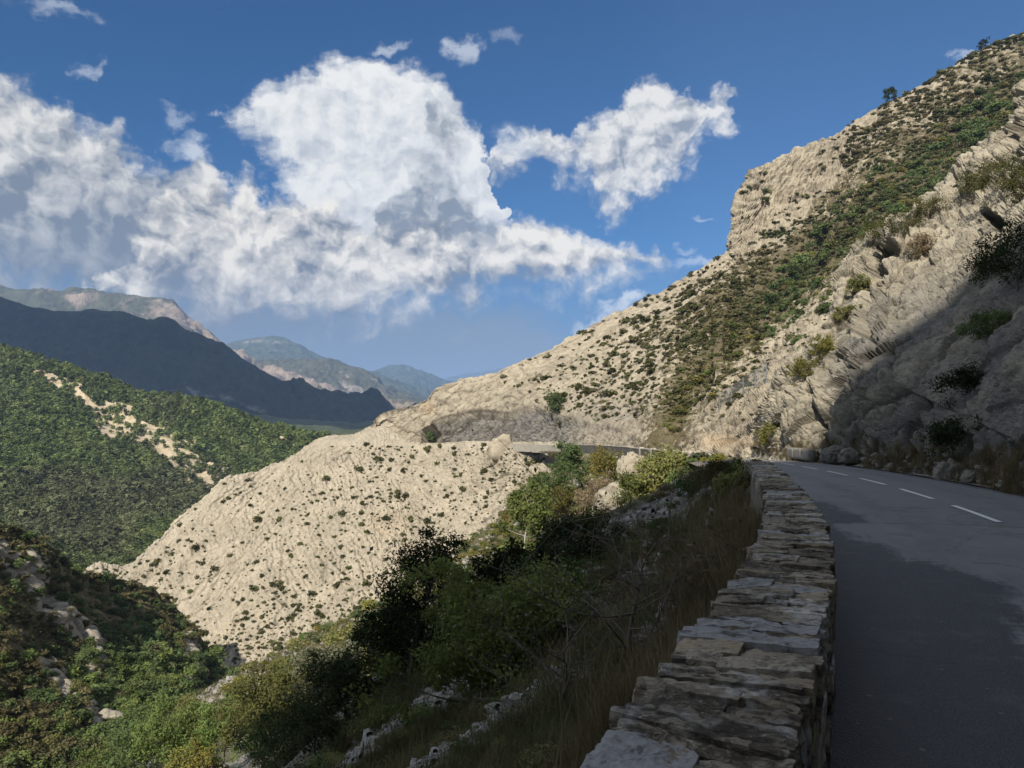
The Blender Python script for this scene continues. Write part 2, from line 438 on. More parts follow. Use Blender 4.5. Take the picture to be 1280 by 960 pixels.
def leaf_mat(name, c1, c2, scale=1.0, trans=0.25, objvar=0.35, c3=None):
    m, g, out = new_mat(name)
    geo = g.node('ShaderNodeNewGeometry').outputs['Position']
    oi = g.node('ShaderNodeObjectInfo').outputs['Random']
    n = g.noise(geo, scale, 3, 0.7)
    c = g.mix(g.ramp(n, 0.3, 0.7), c1, c2)
    if c3: c = g.mix(g.ramp(g.noise(geo, scale * 0.13, 2, 0.5), 0.48, 0.62), c, c3)
    hs = g.node('ShaderNodeHueSaturation'); g.put(hs.inputs['Color'], c)
    g.put(hs.inputs['Value'], g.ramp(oi, 0, 1, 1 - objvar, 1 + objvar, smooth=False))
    g.put(hs.inputs['Hue'], g.ramp(g.math('FRACT', g.mul(oi, 7.31)), 0, 1, 0.485, 0.51, smooth=False))
    d = g.node('ShaderNodeBsdfDiffuse'); t = g.node('ShaderNodeBsdfTranslucent')
    g.put(d.inputs[0], hs.outputs[0]); g.put(t.inputs[0], hs.outputs[0])
    mx = g.node('ShaderNodeMixShader'); mx.inputs[0].default_value = trans
    g.l.new(d.outputs[0], mx.inputs[1]); g.l.new(t.outputs[0], mx.inputs[2]); g.l.new(mx.outputs[0], out.inputs[0])
    return m

M_slab = rock_mat('slab_limestone', 1.5, (0.465, 0.405, 0.305), (0.27, 0.235, 0.175), bumpd=0.7, crk=0.5, dk=0.5, fis=0.85)
M_mount = rock_mat('mountain_limestone', 2.2, (0.44, 0.38, 0.28), (0.20, 0.17, 0.125), vegc=(0.10, 0.085, 0.04), soilc=(0.16, 0.13, 0.075), bumpd=0.9, crk=0.5, dk=0.6, fis=0.75)
M_cliff = rock_mat('cliff_limestone', 0.8, (0.46, 0.41, 0.31), (0.15, 0.135, 0.11), bumpd=0.4, strat=((0.15, 0.6, 0.75), (0.1, 0.8, -0.6)), crk=0.2, dk=0.5, fis=0.85)
M_near = rock_mat('slope_ground', 0.35, (0.30, 0.28, 0.24), (0.15, 0.14, 0.12), vegc=(0.075, 0.078, 0.036), soilc=(0.14, 0.12, 0.085), bumpd=0.10)
M_mid = rock_mat('bank_ground', 1.2, (0.42, 0.37, 0.29), (0.20, 0.17, 0.12), vegc=(0.09, 0.08, 0.03), soilc=(0.17, 0.14, 0.08), bumpd=0.35)
M_hill = rock_mat('hill_ground', 5.0, (0.52, 0.45, 0.32), (0.30, 0.24, 0.15), vegc=(0.06, 0.07, 0.03), soilc=(0.10, 0.09, 0.05), bumpd=1.2)

# ------------------------------------------------------------------ the road line (left edge of the carriageway), x y z
WALL = [(-12, -6.3), (-8, -4.3), (-4, -2.5), (0, -0.72), (1.9, 0.2), (2.35, 0.42), (3.5, 0.98), (4.8, 1.58), (6.8, 2.38), (9, 3.12), (11.6, 3.92), (13.5, 4.48), (16, 5.2), (19, 5.95), (22, 6.6), (26, 7.3), (30, 7.9), (36, 8.6)]   # (y, x) of the outer edge of the wall
def wallx(y):
    ys, xs = zip(*WALL); return np.interp(y, ys, xs)
ROADL = [(-5.9, -12, 0), (-3.9, -8, 0), (-2.1, -4, 0), (-0.26, 0, 0), (0.88, 2.35, 0), (2.05, 4.8, 0), (2.86, 6.8, 0), (3.62, 9, 0), (4.44, 11.6, 0), (5.72, 16, 0), (7.1, 22, -0.02), (8.4, 30, -0.1), (10.3, 42, -0.4), (14.2, 58, -1.2), (18.6, 74, -2.0), (20.8, 88, -2.45), (20.6, 106, -2.7), (17.4, 135, -3.0), (12.6, 160, -3.5), (7.6, 184, -3.9), (-0.5, 208, -4.35), (-12, 226, -4.7), (-26, 240, -4.95), (-44, 252, -5.2)]
ROADW = [6.2] * 10 + [6.2, 6.2, 6.0, 6.0, 6.0, 6.0, 6.0, 6.0, 6.0, 6.0, 6.0, 6.0, 6.0, 6.0]

# ------------------------------------------------------------------ spur below the road: the big pale slab
S_rows = [
 [(478, 532, 250), (476, 535, 249), (478, 546, 245), (490, 565, 238), (505, 620, 222), (520, 680, 206), (528, 745, 186), (530, 800, 170)],
 [(440, 545, 248), (438, 548, 246), (440, 556, 243), (455, 580, 235), (470, 630, 220), (482, 700, 200), (490, 770, 182), (490, 830, 165)],
 [(404, 549, 247), (402, 552, 245), (402, 560, 242), (415, 590, 233), (425, 640, 218), (435, 710, 198), (440, 785, 179), (440, 850, 160)],
 [(372, 566, 245), (370, 569, 243), (371, 577, 240), (382, 605, 231), (390, 655, 217), (392, 720, 200), (385, 800, 180), (380, 860, 164)],
 [(330, 590, 243), (329, 592, 241), (330, 600, 238), (338, 625, 230), (342, 670, 217), (340, 730, 200), (330, 810, 180), (325, 870, 165)],
 [(284, 602, 240), (282, 604, 238), (283, 614, 235), (290, 645, 227), (292, 690, 215), (285, 750, 200), (270, 820, 184), (265, 880, 172)],
 [(250, 632, 237), (249, 635, 235), (250, 643, 232), (252, 672, 224), (250, 715, 213), (240, 765, 200), (228, 815, 188), (225, 880, 174)],
 [(218, 662, 234), (217, 665, 232), (218, 672, 229), (216, 695, 223), (212, 730, 213), (202, 765, 204), (195, 800, 195), (190, 870, 178)],
 [(190, 688, 231), (189, 691, 229), (189, 697, 227), (186, 713, 222), (180, 735, 216), (170, 758, 209), (162, 785, 202), (155, 860, 184)],
 [(155, 712, 228), (153, 714, 226), (152, 719, 224), (150, 728, 221), (147, 740, 217), (140, 750, 213), (132, 770, 208), (120, 850, 190)],
 [(128, 708, 225), (125, 711, 223), (124, 717, 221), (122, 727, 218), (118, 737, 215), (112, 745, 212), (104, 762, 208), (90, 845, 190)],
 [(106, 716, 222), (102, 720, 221), (101, 724, 220), (99, 732, 217), (95, 741, 214), (90, 750, 211), (84, 768, 206), (70, 850, 188)]]
S_right = [
 [(700, 556, 190), (700, 559, 189), (702, 566, 187), (705, 585, 181), (712, 610, 172), (720, 660, 156), (722, 720, 142), (720, 760, 134)],
 [(640, 556, 208), (640, 559, 207), (641, 566, 205), (648, 590, 198), (658, 625, 186), (668, 675, 168), (672, 735, 152), (670, 780, 142)],
 [(580, 555, 226), (580, 558, 225), (581, 566, 222), (590, 590, 214), (602, 635, 198), (612, 690, 178), (618, 750, 160), (616, 800, 150)],
 [(520, 555, 240), (520, 558, 239), (521, 566, 236), (532, 590, 226), (545, 635, 210), (556, 700, 190), (562, 765, 170), (562, 815, 156)]]
back = lambda r: [(r[0][0] - 6, r[0][1] + 60, r[0][2] + 45), (r[0][0] - 1, r[0][1] + 3, r[0][2] + 6)] + [r[0]] + r[2:]
Cs = [[at(*p) for p in back(r)] for r in S_right + S_rows]
P = net(Cs, [34, 34, 34, 26, 28, 26, 26, 28, 30, 24, 24, 24, 24, 18, 16], [12, 6, 14, 50, 80, 84, 80, 30])
N = normals(P)
if N[..., 2].mean() < 0: N = -N
px, py = proj(P)
v = np.linspace(0, 1, P.shape[1])[None, :]
STR2 = np.array([np.array(Vector((0.6, -0.5, -0.4)).normalized()) / 2.6, np.array(Vector((0.7, 0.6, 0.1)).normalized()) / 9.0, np.array(Vector((0.2, -0.6, 0.77)).normalized()) / 5.0], np.float32)
STR = np.array([np.array(Vector((0.8, 0.45, 0.1)).normalized()) / 2.2, np.array(Vector((0.5, -0.55, -0.55)).normalized()) / 11.0, np.array(Vector((0.2, -0.6, 0.77)).normalized()) / 6.0], np.float32)
B = blocks(P, ((0.55, -0.55, -0.55), (0.8, 0.45, 0.0), (0.2, -0.6, 0.77)), (9.5, 1.5, 5.0), 0.9, 0.5)
B2 = blocks(P, ((0.55, -0.55, -0.55), (0.8, 0.45, 0.0), (0.2, -0.6, 0.77)), (2.3, 0.7, 2.0), 0.5, 0.8)
B3 = blocks(P, ((0.7, 0.6, 0.2), (-0.4, 0.5, -0.6), (0.2, -0.6, 0.77)), (8.0, 2.4, 4.0), 0.6, 1.0)
h = 0.30 * B + 0.16 * B2 + 0.30 * B3 + 2.2 * fbm(P, 34, 3) + 0.9 * fbm(P, 9, 4) + 0.85 * fbm(P @ STR.T, 1.0, 6, 0.66, ridged=True) + 0.5 * fbm(P @ STR2.T, 1.0, 5, 0.65, ridged=True)
s1, f1_ = strata(P, (0.85, 0.35, 0.15), (0.45, -0.6, -0.6), 1.3, 6.0, 2.2, 1)
s2, f2_ = strata(P, (0.65, 0.1, -0.6), (0.7, 0.5, 0.3), 1.8, 4.0, 2.0, 4)
amp1 = ss(fbm(P, 20, 3, off=8), -0.4, 0.4)
h += 0.45 * s1 * amp1 + 0.40 * s2 * (1.1 - amp1)
fiss = np.clip(f1_ * amp1 * ss(fbm(P, 7, 3), -0.4, 0.4) + 0.8 * f2_ * (1 - amp1) * ss(fbm(P, 7, 3, off=4), -0.3, 0.4), 0, 1)
h += 1.2 * fbm(P, 6, 4, ridged=True) * ss(px, 540, 640)
h *= ss(py - 552, 0, 16) * 0.75 + 0.25
P = P + N * h[..., None]
px, py = proj(P)
gul = np.exp(-(pline(px, py, [(500, 640), (560, 660), (520, 690), (480, 745), (400, 790), (330, 830)]) / 14) ** 2)
veg = 0.25 * gul + 0.12 + 0.2 * ss(py, 780, 840)
veg = np.maximum(veg, 0.62 * np.exp(-((px - 660) / 40) ** 2) * ss(py, 575, 610) * 0.6)
SLAB = P
surf('spur_hillside', P, M_slab, dict(veg=veg, ochre=0.9 * np.exp(-(((px - 480) / 25) ** 2 + ((py - 655) / 18) ** 2)) * 0.3, grey=0 * px, fiss=fiss), smooth=False)

# ------------------------------------------------------------------ mountain above the road
M_cols = [  # base, skyline
 ((466, 552, 249), (466, 535, 250)), ((486, 552, 246), (478, 520, 251)), ((505, 552, 243), (503, 511, 252)), ((530, 552, 238), (530, 501, 252)), ((545, 552, 235), (545, 487, 252)), ((575, 553, 230), (575, 479, 252)),
 ((612, 553, 220), (606, 472, 252)), ((655, 553, 205), (650, 456, 252)), ((700, 553, 185), (700, 430, 252)), ((745, 553, 164), (760, 398, 252)),
 ((790, 553, 141), (810, 374, 252)), ((830, 554, 121), (860, 346, 252)), ((862, 556, 108), (898, 324, 253)), ((882, 560, 98), (914, 310, 254)),
 ((892, 561, 94), (918, 272, 262)), ((905, 563, 88), (931, 240, 270)), ((918, 565, 82), (958, 212, 278)), ((932, 567, 74), (1040, 176, 285)), ((950, 570, 66), (1115, 134, 292)),
 ((980, 560, 60), (1200, 88, 300)), ((1040, 520, 60), (1290, 40, 310)), ((1150, 420, 66), (1420, -30, 320)), ((1300, 300, 75), (1600, -120, 330))]
fr = [0.0, 0.10, 0.22, 0.4, 0.6, 0.8, 0.94, 1.0]
Cm = []
for i, (b, s) in enumerate(M_cols):
    col = [tuple(np.array(at(b[0], b[1] + 5, b[2] - 2)) + (0, 0, -1.5))]
    SH = {14: 308, 15: 301, 16: 284, 17: 236}
    for f in fr:
        t = f
        sh = SH.get(i, s[1])
        yy = b[1] + (sh - b[1]) * f if f <= 0.8 else (b[1] + (sh - b[1]) * (f if i not in SH else 0.99) if f < 1 else s[1])
        dd = b[2] + (s[2] - b[2]) * (0.55 * f + 0.45 * f ** 2)
        col.append(at(b[0] + (s[0] - b[0]) * t, yy, dd))
    top = np.array(at(*s))
    col.append(tuple(top + (3, 8, -1.5)))
    col.append(tuple(top + (18, 42, -22)))
    Cm.append(col)
P = net(Cm, [16, 18, 24, 20, 30, 34, 38, 40, 44, 42, 42, 36, 28, 16, 20, 34, 46, 46, 46, 40, 24, 12], [6, 24, 34, 56, 66, 66, 50, 30, 16, 6])
N = normals(P)
if N[..., 2].mean() < 0: N = -N
px, py = proj(P)
D = P[..., 1]
ax = ((0.62, 0.1, 0.78), (-0.5, 0.8, 0.2), (-0.6, -0.3, 0.6))
MST = np.array([np.array(Vector((0.3, 0.75, -0.1)).normalized()) / 3.0, np.array(Vector((0.8, -0.2, 0.6)).normalized()) / 16.0, np.array(Vector((0.2, -0.6, 0.77)).normalized()) / 7.0], np.float32)
B = blocks(P, ax, (14, 3.0, 6.0), 1.1, 0.6)
B2 = blocks(P, ax, (4.5, 1.2, 2.4), 1.1, 0.6)
crag = inpoly(px, py, [(905, 330), (915, 230), (960, 195), (1060, 165), (1070, 200), (1020, 250), (1000, 290), (960, 320)]).astype(float)
right = ss(px, 820, 960)
h = 0.9 * B + 0.6 * B2 + 0.9 * fbm(P @ MST.T, 1.0, 5, 0.62, ridged=True) + 3.2 * fbm(P, 45, 3) + 1.3 * fbm(P, 9, 5, 0.6) + 1.5 * fbm(P, 14, 4, ridged=True) * (0.35 + right) + 1.4 * crag * blocks(P, ((0.8, 0.3, 0.5), (0.2, 0.2, -1), (0, 1, 0)), (9, 1.8, 6), 0.4, 1.0)
s1, f1_ = strata(P, (-0.35, 0.3, 0.9), (0.8, 0.2, 0.5), 3.0, 11.0, 1.2, 2)
s2, f2_ = strata(P, (0.3, 0.9, -0.1), (0.5, 0.0, 0.8), 4.0, 6.0, 1.2, 6)
h = h + 1.7 * s1 + 1.0 * s2
fiss = np.clip(f1_ * ss(fbm(P, 20, 3), -0.6, 0.2) + 0.7 * f2_ * ss(fbm(P, 16, 3, off=4), -0.3, 0.3), 0, 1)
h = h * (0.55 + 0.25 * right)
# gullies that run down to the road at the bend
gully = np.exp(-(pline(px, py, [(822, 556), (850, 500), (905, 440), (980, 370), (1060, 300), (1160, 215), (1290, 120)]) / (10 + 22 * right)) ** 2)
h -= 3.5 * gully
# overhang above the far road and the hollow at its left end
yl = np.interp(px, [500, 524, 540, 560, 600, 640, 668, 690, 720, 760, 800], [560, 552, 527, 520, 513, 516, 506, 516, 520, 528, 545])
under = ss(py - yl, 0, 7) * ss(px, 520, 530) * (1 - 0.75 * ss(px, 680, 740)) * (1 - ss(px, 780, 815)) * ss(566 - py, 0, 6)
h = h - 3.0 * under + under * (0.8 * B2 + 1.2 * fbm(P, 5, 5, 0.65, ridged=True))
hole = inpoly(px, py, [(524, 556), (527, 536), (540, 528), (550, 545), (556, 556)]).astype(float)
h -= 7.0 * hole
for pts, a in ((([(545, 500), (560, 505), (590, 490), (608, 478)]), 0.9), ([(560, 515), (620, 520), (660, 500)], 0.8), ([(600, 505), (690, 500), (760, 470)], 0.5)):
    h -= a * np.exp(-(pline(px, py, pts) / 1.6) ** 2)
P = P + N * h[..., None]
px, py = proj(P)
nz = fbm(P, 16, 4, 0.6)
heath = inpoly(px, py, [(925, 330), (1000, 225), (1070, 165), (1290, 30), (1500, -100), (1500, 60), (1290, 130), (1180, 215), (1060, 290), (990, 350), (930, 400), (850, 430), (800, 420)]).astype(float)
veg = 0.10 + 0.42 * heath + 0.15 * nz * heath + 0.40 * np.exp(-(pline(px, py, [(830, 550), (860, 480), (920, 420), (1000, 350), (1080, 290), (1180, 210), (1290, 130)]) / 34) ** 2)
veg = veg * (1 - 0.8 * crag) + 0.18 * ss(px, 640, 800) * (1 - heath)
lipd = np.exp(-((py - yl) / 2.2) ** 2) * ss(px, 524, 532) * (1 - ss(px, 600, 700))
fiss = np.clip(fiss + lipd * 1.0 + 0.6 * hole, 0, 1)  # hollow and lip line darkened in colour to stand for their shade
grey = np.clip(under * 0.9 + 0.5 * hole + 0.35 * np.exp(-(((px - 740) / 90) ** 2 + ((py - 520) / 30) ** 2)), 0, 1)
och = np.exp(-(((px - 535) / 9) ** 2 + ((py - 510) / 7) ** 2)) * 0.8 + 0.7 * np.exp(-(((px - 905) / 34) ** 2 + ((py - 552) / 9) ** 2)) + 0.5 * np.exp(-(((px - 832) / 10) ** 2 + ((py - 535) / 7) ** 2)) + 0.25 * np.exp(-(((px - 690) / 8) ** 2 + ((py - 505) / 10) ** 2))
MOUNT = P
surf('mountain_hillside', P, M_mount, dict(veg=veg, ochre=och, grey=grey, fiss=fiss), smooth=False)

# ------------------------------------------------------------------ near cliff beside the road
K_cols = [  # base then points up the face to the crest (world x y z or photo pixel with distance)
 [(6.5, -30, 0), (9, -30, 9), (13, -30, 16), (20, -29, 24), (34, -27, 34)],
 [(7.2, -14, 0), (9, -14, 8), (13, -13, 15), (19, -12, 23), (33, -10, 33)],
 [(8.2, -2, 0), (9.6, -2, 6), (13, -1, 13), (18, 0, 20), (31, 3, 30)],
 [(9.8, 8, 0), (11, 8.4, 5), (13.4, 10, 10), (17.5, 14, 16), (30, 22, 29)],
 [at(1400, 638, 13.8), at(1420, 460, 15.5), at(1440, 320, 19), at(1450, 180, 26), at(1420, 20, 42)],
 [at(1275, 611, 17.5), at(1290, 480, 20), at(1310, 360, 25), at(1310, 240, 33), at(1300, 98, 46)],
 [at(1200, 598, 21.8), at(1210, 480, 25), at(1230, 370, 31), at(1240, 280, 38), at(1262, 150, 48)],
 [at(1140, 588, 26), at(1150, 480, 29.5), at(1172, 370, 37), at(1185, 300, 42), at(1215, 212, 50)],
 [at(1100, 582, 29.5), at(1108, 490, 32), at(1130, 390, 38), at(1143, 325, 43), at(1170, 245, 51)],
 [at(1076, 578, 32), at(1080, 500, 34), at(1095, 400, 39.5), at(1105, 330, 44.5), at(1130, 272, 51.5)],
 [at(1062, 576, 33.2), at(1062, 500, 35.5), at(1068, 420, 42), at(1084, 345, 48.5), at(1108, 290, 53)],
 [at(1045, 574, 34.8), at(1045, 500, 38), at(1052, 430, 44), at(1064, 370, 49.5), at(1085, 308, 54)],
 [at(1022, 572, 36.8), at(1022, 520, 38.8), at(1030, 465, 42.5), at(1040, 410, 47), at(1052, 350, 53)],
 [at(1000, 570, 38.6), at(1000, 530, 40), at(1008, 490, 43), at(1016, 455, 46), at(1030, 405, 52)],
 [at(980, 568, 41), at(980, 540, 42), at(986, 508, 44), at(994, 480, 47), at(1004, 440, 52)],
 [at(962, 567, 45), at(963, 545, 46), at(966, 520, 48), at(972, 500, 50), at(982, 470, 53)],
 [at(950, 567, 50), at(950, 552, 51), at(952, 536, 53), at(957, 520, 55), at(962, 505, 58)],
 [at(942, 567, 58), at(942, 558, 59), at(944, 550, 60), at(946, 543, 62), at(950, 535, 66)]]
Ck = []
for c in K_cols:
    b = np.array(c[0]); t = np.array(c[-1])
    Ck.append([tuple(b + (-0.5, 0, -0.8))] + c + [tuple(t + (4, 5, 0.2)), tuple(t + (12, 14, -9))])
P = net(Ck, [8, 10, 14, 26, 64, 60, 52, 36, 30, 30, 30, 30, 30, 28, 24, 18, 10], [8, 110, 110, 90, 90, 14, 6])
N = normals(P)
N = np.where((N[..., 2:3] < 0) & (N[..., 0:1] > 0), -N, N)
if N[..., 0].mean() > 0: N = -N
px, py = proj(P)
z0 = P[..., 2]
ax = ((0.35, 0.15, 0.9), (0.1, 0.95, -0.25), (-0.9, 0.1, 0.3))
ax2 = ((0.1, 0.75, 0.65), (0.2, -0.6, 0.75), (-0.9, 0.1, 0.3))
KST = np.array([np.array(Vector((0.15, 0.6, 0.75)).normalized()) / 0.55, np.array(Vector((0.1, 0.8, -0.6)).normalized()) / 3.0, np.array(Vector((-0.9, 0.1, 0.3)).normalized()) / 1.5], np.float32)
B = blocks(P, ax, (6.5, 1.9, 3.6), 1.1, 0.5)
B2 = blocks(P, ax2, (2.4, 0.6, 1.2), 1.0, 0.5)
B3 = blocks(P, ax, (0.6, 0.32, 0.5), 0.6, 0.7)
smoothface = inpoly(px, py, [(1150, 330), (1250, 225), (1420, 200), (1500, 500), (1290, 560), (1120, 480), (1110, 400)]).astype(float)
smoothface = smoothface * 0.9
h = (1.3 * B + 0.75 * B2) * (1 - 0.7 * smoothface) + 0.22 * B3 + 1.1 * fbm(P, 9, 3) + (1.1 * fbm(P, 3.2, 6, 0.64, ridged=True) + 0.5 * fbm(P, 1.6, 5, 0.62)) * (1 - 0.6 * smoothface) + 0.38 * fbm(P @ KST.T, 1.0, 6, 0.68, ridged=True)
s1, f1_ = strata(P, (-0.1, 0.55, 0.82), (0.3, 0.8, -0.55), 1.15, 3.2, 0.7, 3)
s2, f2_ = strata(P, (0.1, 0.8, -0.6), (0.2, 0.5, 0.8), 2.2, 2.4, 0.7, 8)
s3, f3_ = strata(P, (-0.1, 0.45, 0.88), (0.3, 0.8, -0.4), 0.34, 1.0, 0.8, 5)
sm_ = 1 - 0.75 * smoothface
h = 0.36 * h + 1.15 * s1 * sm_ + 0.95 * s2 * sm_ + 0.09 * s3 + 0.5 * fbm(P, 7, 3)
fiss = (0.25 + 0.75 * sm_) * np.clip(f1_ * ss(fbm(P, 6, 3), -0.5, 0.3) + 0.6 * f2_ + 0.3 * f3_ * ss(fbm(P, 3, 3), -0.1, 0.4), 0, 1)
h *= 0.35 + 0.65 * ss(z0, 0.2, 3.0)
h *= 1 - 0.6 * np.exp(-(pline(px, py, [(1045, 360), (1065, 420), (1095, 440)]) / 26) ** 2)
# deep cleft below the lit rib and its hood
cle = inpoly(px, py, [(1062, 420), (1078, 345), (1096, 305), (1138, 292), (1142, 312), (1112, 335), (1100, 380), (1095, 430)]).astype(float)
h -= 2.6 * cle * (0.6 + 0.4 * fbm(P, 2.0, 2))
h += 0.9 * np.exp(-(((px - 1112) / 16) ** 2 + ((py - 370) / 30) ** 2)) * blocks(P, ax2, (0.9, 0.7, 0.9), 0.5, 1.0)
h -= 2.0 * inpoly(px, py, [(1222, 262), (1240, 262), (1262, 285), (1256, 296), (1232, 275)]).astype(float)
P = P + N * h[..., None]
px, py = proj(P)
zz = P[..., 2]
veg = 0.10 + 0.5 * np.exp(-(zz / 0.45) ** 2) + 0.15 * fbm(P, 5, 3)
veg += 0.28 * np.exp(-(((px - 1100) / 40) ** 2 + ((py - 330) / 20) ** 2)) * 0 + 0.25 * ss(px, 1010, 960) * 0.5
grey = np.clip(0.75 * ss(fbm(P, 4, 4, 0.6), -0.3, 0.3) * ss(zz, 13, 6) + 0.25 * ss(zz, 11, 6), 0, 1)  # weathered grey low on the face, also deepening its shade by colour
CLIFF = P
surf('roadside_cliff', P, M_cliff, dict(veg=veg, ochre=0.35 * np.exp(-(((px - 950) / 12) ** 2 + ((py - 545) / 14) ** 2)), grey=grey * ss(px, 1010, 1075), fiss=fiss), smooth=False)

# ------------------------------------------------------------------ near slope below the wall (lies in the mountain's shade)
def wl(y, dx, dz): return (float(wallx(y)) + 0.05 + dx, y, dz)
N_rows = [
 [wl(-10, 0.1, -.15), (-7.5, -9, -1.8), (-10.5, -7, -3.8), (-14, -5, -6.5), (-18, -2, -10), (-30, 3, -24), (-60, 10, -48)],
 [wl(-3, 0.1, -.15), (-4.0, -2, -1.6), (-7, 0, -3.6), (-10.5, 2, -6.2), (-14.5, 5, -9.6), (-26, 12, -24), (-56, 28, -48)],
 [wl(0.5, 0.1, -.15), (-2.0, 2, -1.5), (-4.6, 4, -3.2), (-8.5, 7, -5.8), (-13, 12, -9.6), (-24, 22, -24), (-50, 45, -48)],
 [wl(1.6, 0.1, -.2), at(560, 1060, 4.6), at(480, 1050, 8.2), at(380, 1040, 15), at(300, 1020, 24), at(250, 1010, 42), at(150, 960, 78)],
 [wl(2.3, 0.1, -.25), at(640, 990, 5.2), at(560, 975, 9), at(470, 965, 16), at(380, 950, 27), at(330, 950, 46), at(220, 940, 80)],
 [wl(3.4, 0.1, -.3), at(730, 900, 6.2), at(640, 900, 10), at(560, 895, 17), at(455, 870, 29), at(400, 890, 46), at(290, 910, 80)],
 [wl(4.8, 0.1, -.35), at(800, 820, 7.6), at(720, 835, 11.5), at(640, 825, 18.5), at(525, 800, 30), at(465, 840, 46), at(370, 880, 80)],
 [wl(6.8, 0.1, -.4), at(860, 750, 9.6), at(785, 770, 13.5), at(710, 760, 20.5), at(600, 735, 31), at(540, 790, 46), at(450, 850, 80)],
 [wl(9, 0.1, -.45), at(885, 705, 12), at(825, 722, 16), at(765, 710, 23), at(670, 690, 32), at(610, 750, 46), at(520, 820, 78)],
 [wl(11.6, 0.1, -.35), at(905, 668, 15), at(860, 680, 19), at(810, 670, 25.5), at(735, 650, 33), at(680, 710, 46), at(590, 790, 74)],
 [wl(14, 0.1, -.1), at(915, 640, 18), at(880, 648, 22), at(845, 640, 28), at(790, 625, 34), at(740, 670, 46), at(650, 750, 70)],
 [wl(18, 0.25, .2), at(920, 604, 22), at(890, 612, 26), at(862, 608, 30.5), at(835, 605, 35), at(795, 640, 46), at(710, 700, 66)],
 [wl(23, 0.3, .2), at(928, 586, 26), at(908, 586, 28.5), at(884, 586, 32.5), at(862, 588, 36), at(835, 615, 46), at(770, 660, 62)],
 [wl(29, 0.2, .1), at(925, 576, 31), at(912, 577, 33), at(896, 580, 35.5), at(876, 586, 38.5), at(862, 600, 46), at(815, 640, 58)],
 [wl(36, 0.8, -.35), at(915, 572, 40), at(908, 575, 40.5), at(898, 578, 42), at(888, 582, 44), at(872, 595, 48), at(840, 630, 56)]]
P = net(N_rows, [6, 8, 10, 24, 34, 40, 44, 44, 42, 36, 30, 24, 16, 10], [54, 60, 66, 64, 30, 14])
N = normals(P)
if N[..., 2].mean() < 0: N = -N
v = np.concatenate([[0], np.cumsum(np.linalg.norm(np.diff(P, axis=1), axis=-1).mean(0))])[None, :]
h = 0.35 * fbm(P, 3.0, 4) + 0.9 * fbm(P, 9, 3) + 0.10 * fbm(P, 0.6, 3, ridged=True)
h += 0.12 * blocks(P, ((0.7, -0.5, 0.1), (0.4, 0.9, 0.3), (-0.5, 0.1, 0.8)), (0.7, 0.35, 0.5), 0.5, 0.8)
h *= ss(v, 0.0, 2.5) * (1 - 0.85 * ss(P[..., 1], 15, 22))
P = P + N * h[..., None]
px, py = proj(P)
scree = ss(fbm(P, 3.2, 4, 0.6), -0.05, 0.3)
veg = 0.72 - 0.45 * scree
NEAR = P
NEAR_SCREE = scree
surf('shaded_slope_ground', P, M_near, dict(veg=veg, ochre=0 * px, grey=0 * px))

# ------------------------------------------------------------------ bank below the road around the bend, running down to the gorge
D_rows = [
 [(9.5, 38, -.5), at(880, 596, 38), at(815, 640, 40), at(735, 690, 42), at(650, 760, 46), at(560, 850, 50), at(440, 960, 54), at(330, 1060, 60)],
 [(12.0, 52, -1.1), at(868, 596, 50), at(806, 640, 50), at(724, 690, 51), at(640, 750, 54), at(530, 835, 57), at(410, 930, 60), at(310, 1010, 64)],
 [(15.6, 65, -1.9), at(852, 596, 62), at(792, 638, 60), at(710, 684, 60), at(615, 740, 62), at(500, 815, 64), at(385, 895, 66), at(290, 960, 68)],
 [(18.2, 76, -2.6), at(832, 598, 73), at(772, 632, 70), at(690, 676, 69), at(590, 735, 70), at(475, 805, 71), at(360, 875, 72), at(270, 930, 74)],
 [(19.9, 88, -3.6), at(806, 595, 84), at(750, 626, 80), at(672, 665, 79), at(572, 725, 79), at(455, 795, 79), at(340, 860, 79), at(252, 905, 80)],
 [(19.4, 106, -3.8), at(775, 588, 98), at(722, 618, 93), at(650, 655, 90), at(560, 712, 88), at(445, 783, 87), at(328, 845, 86), at(242, 885, 87)],
 [(16.4, 134, -4.0), at(742, 580, 120), at(690, 606, 112), at(630, 650, 106), at(556, 708, 100), at(440, 775, 96), at(320, 835, 94), at(236, 870, 95)],
 [(11.6, 159, -4.3), at(716, 574, 148), at(670, 602, 135), at(622, 652, 122), at(556, 715, 112), at(440, 785, 105), at(320, 845, 101), at(232, 880, 103)],
 [(6.6, 182, -5), at(700, 585, 165), at(664, 625, 150), at(630, 690, 134), at(566, 760, 122), at(450, 830, 114), at(325, 880, 110), at(240, 905, 112)]]
P = net(D_rows, [26, 34, 36, 36, 36, 40, 30, 16], [44, 44, 44, 44, 40, 34, 22])
N = normals(P)
if N[..., 2].mean() < 0: N = -N
v = np.linspace(0, 1, P.shape[1])[None, :]
h = (1.4 * fbm(P, 14, 4) + 0.4 * blocks(P, ((0.6, -0.5, -0.4), (0.6, 0.6, 0.1), (-0.3, 0, 1)), (2.5, 1.2, 2), 0.5, 0.8) + 0.4 * fbm(P, 2.5, 3, ridged=True)) * ss(v, 0.02, 0.15)
P = P + N * h[..., None]
px, py = proj(P)
veg = 0.62 + 0.2 * fbm(P, 9, 3) - 0.55 * np.exp(-(((px - 700) / 28) ** 2 + ((py - 668) / 14) ** 2)) - 0.6 * np.exp(-(pline(px, py, [(300, 820), (265, 860), (250, 900)]) / 22) ** 2)
BANK = P
surf('bank_ground', P, M_mid, dict(veg=veg, ochre=0.8 * np.exp(-(((px - 700) / 26) ** 2 + ((py - 668) / 12) ** 2)), grey=0 * px))

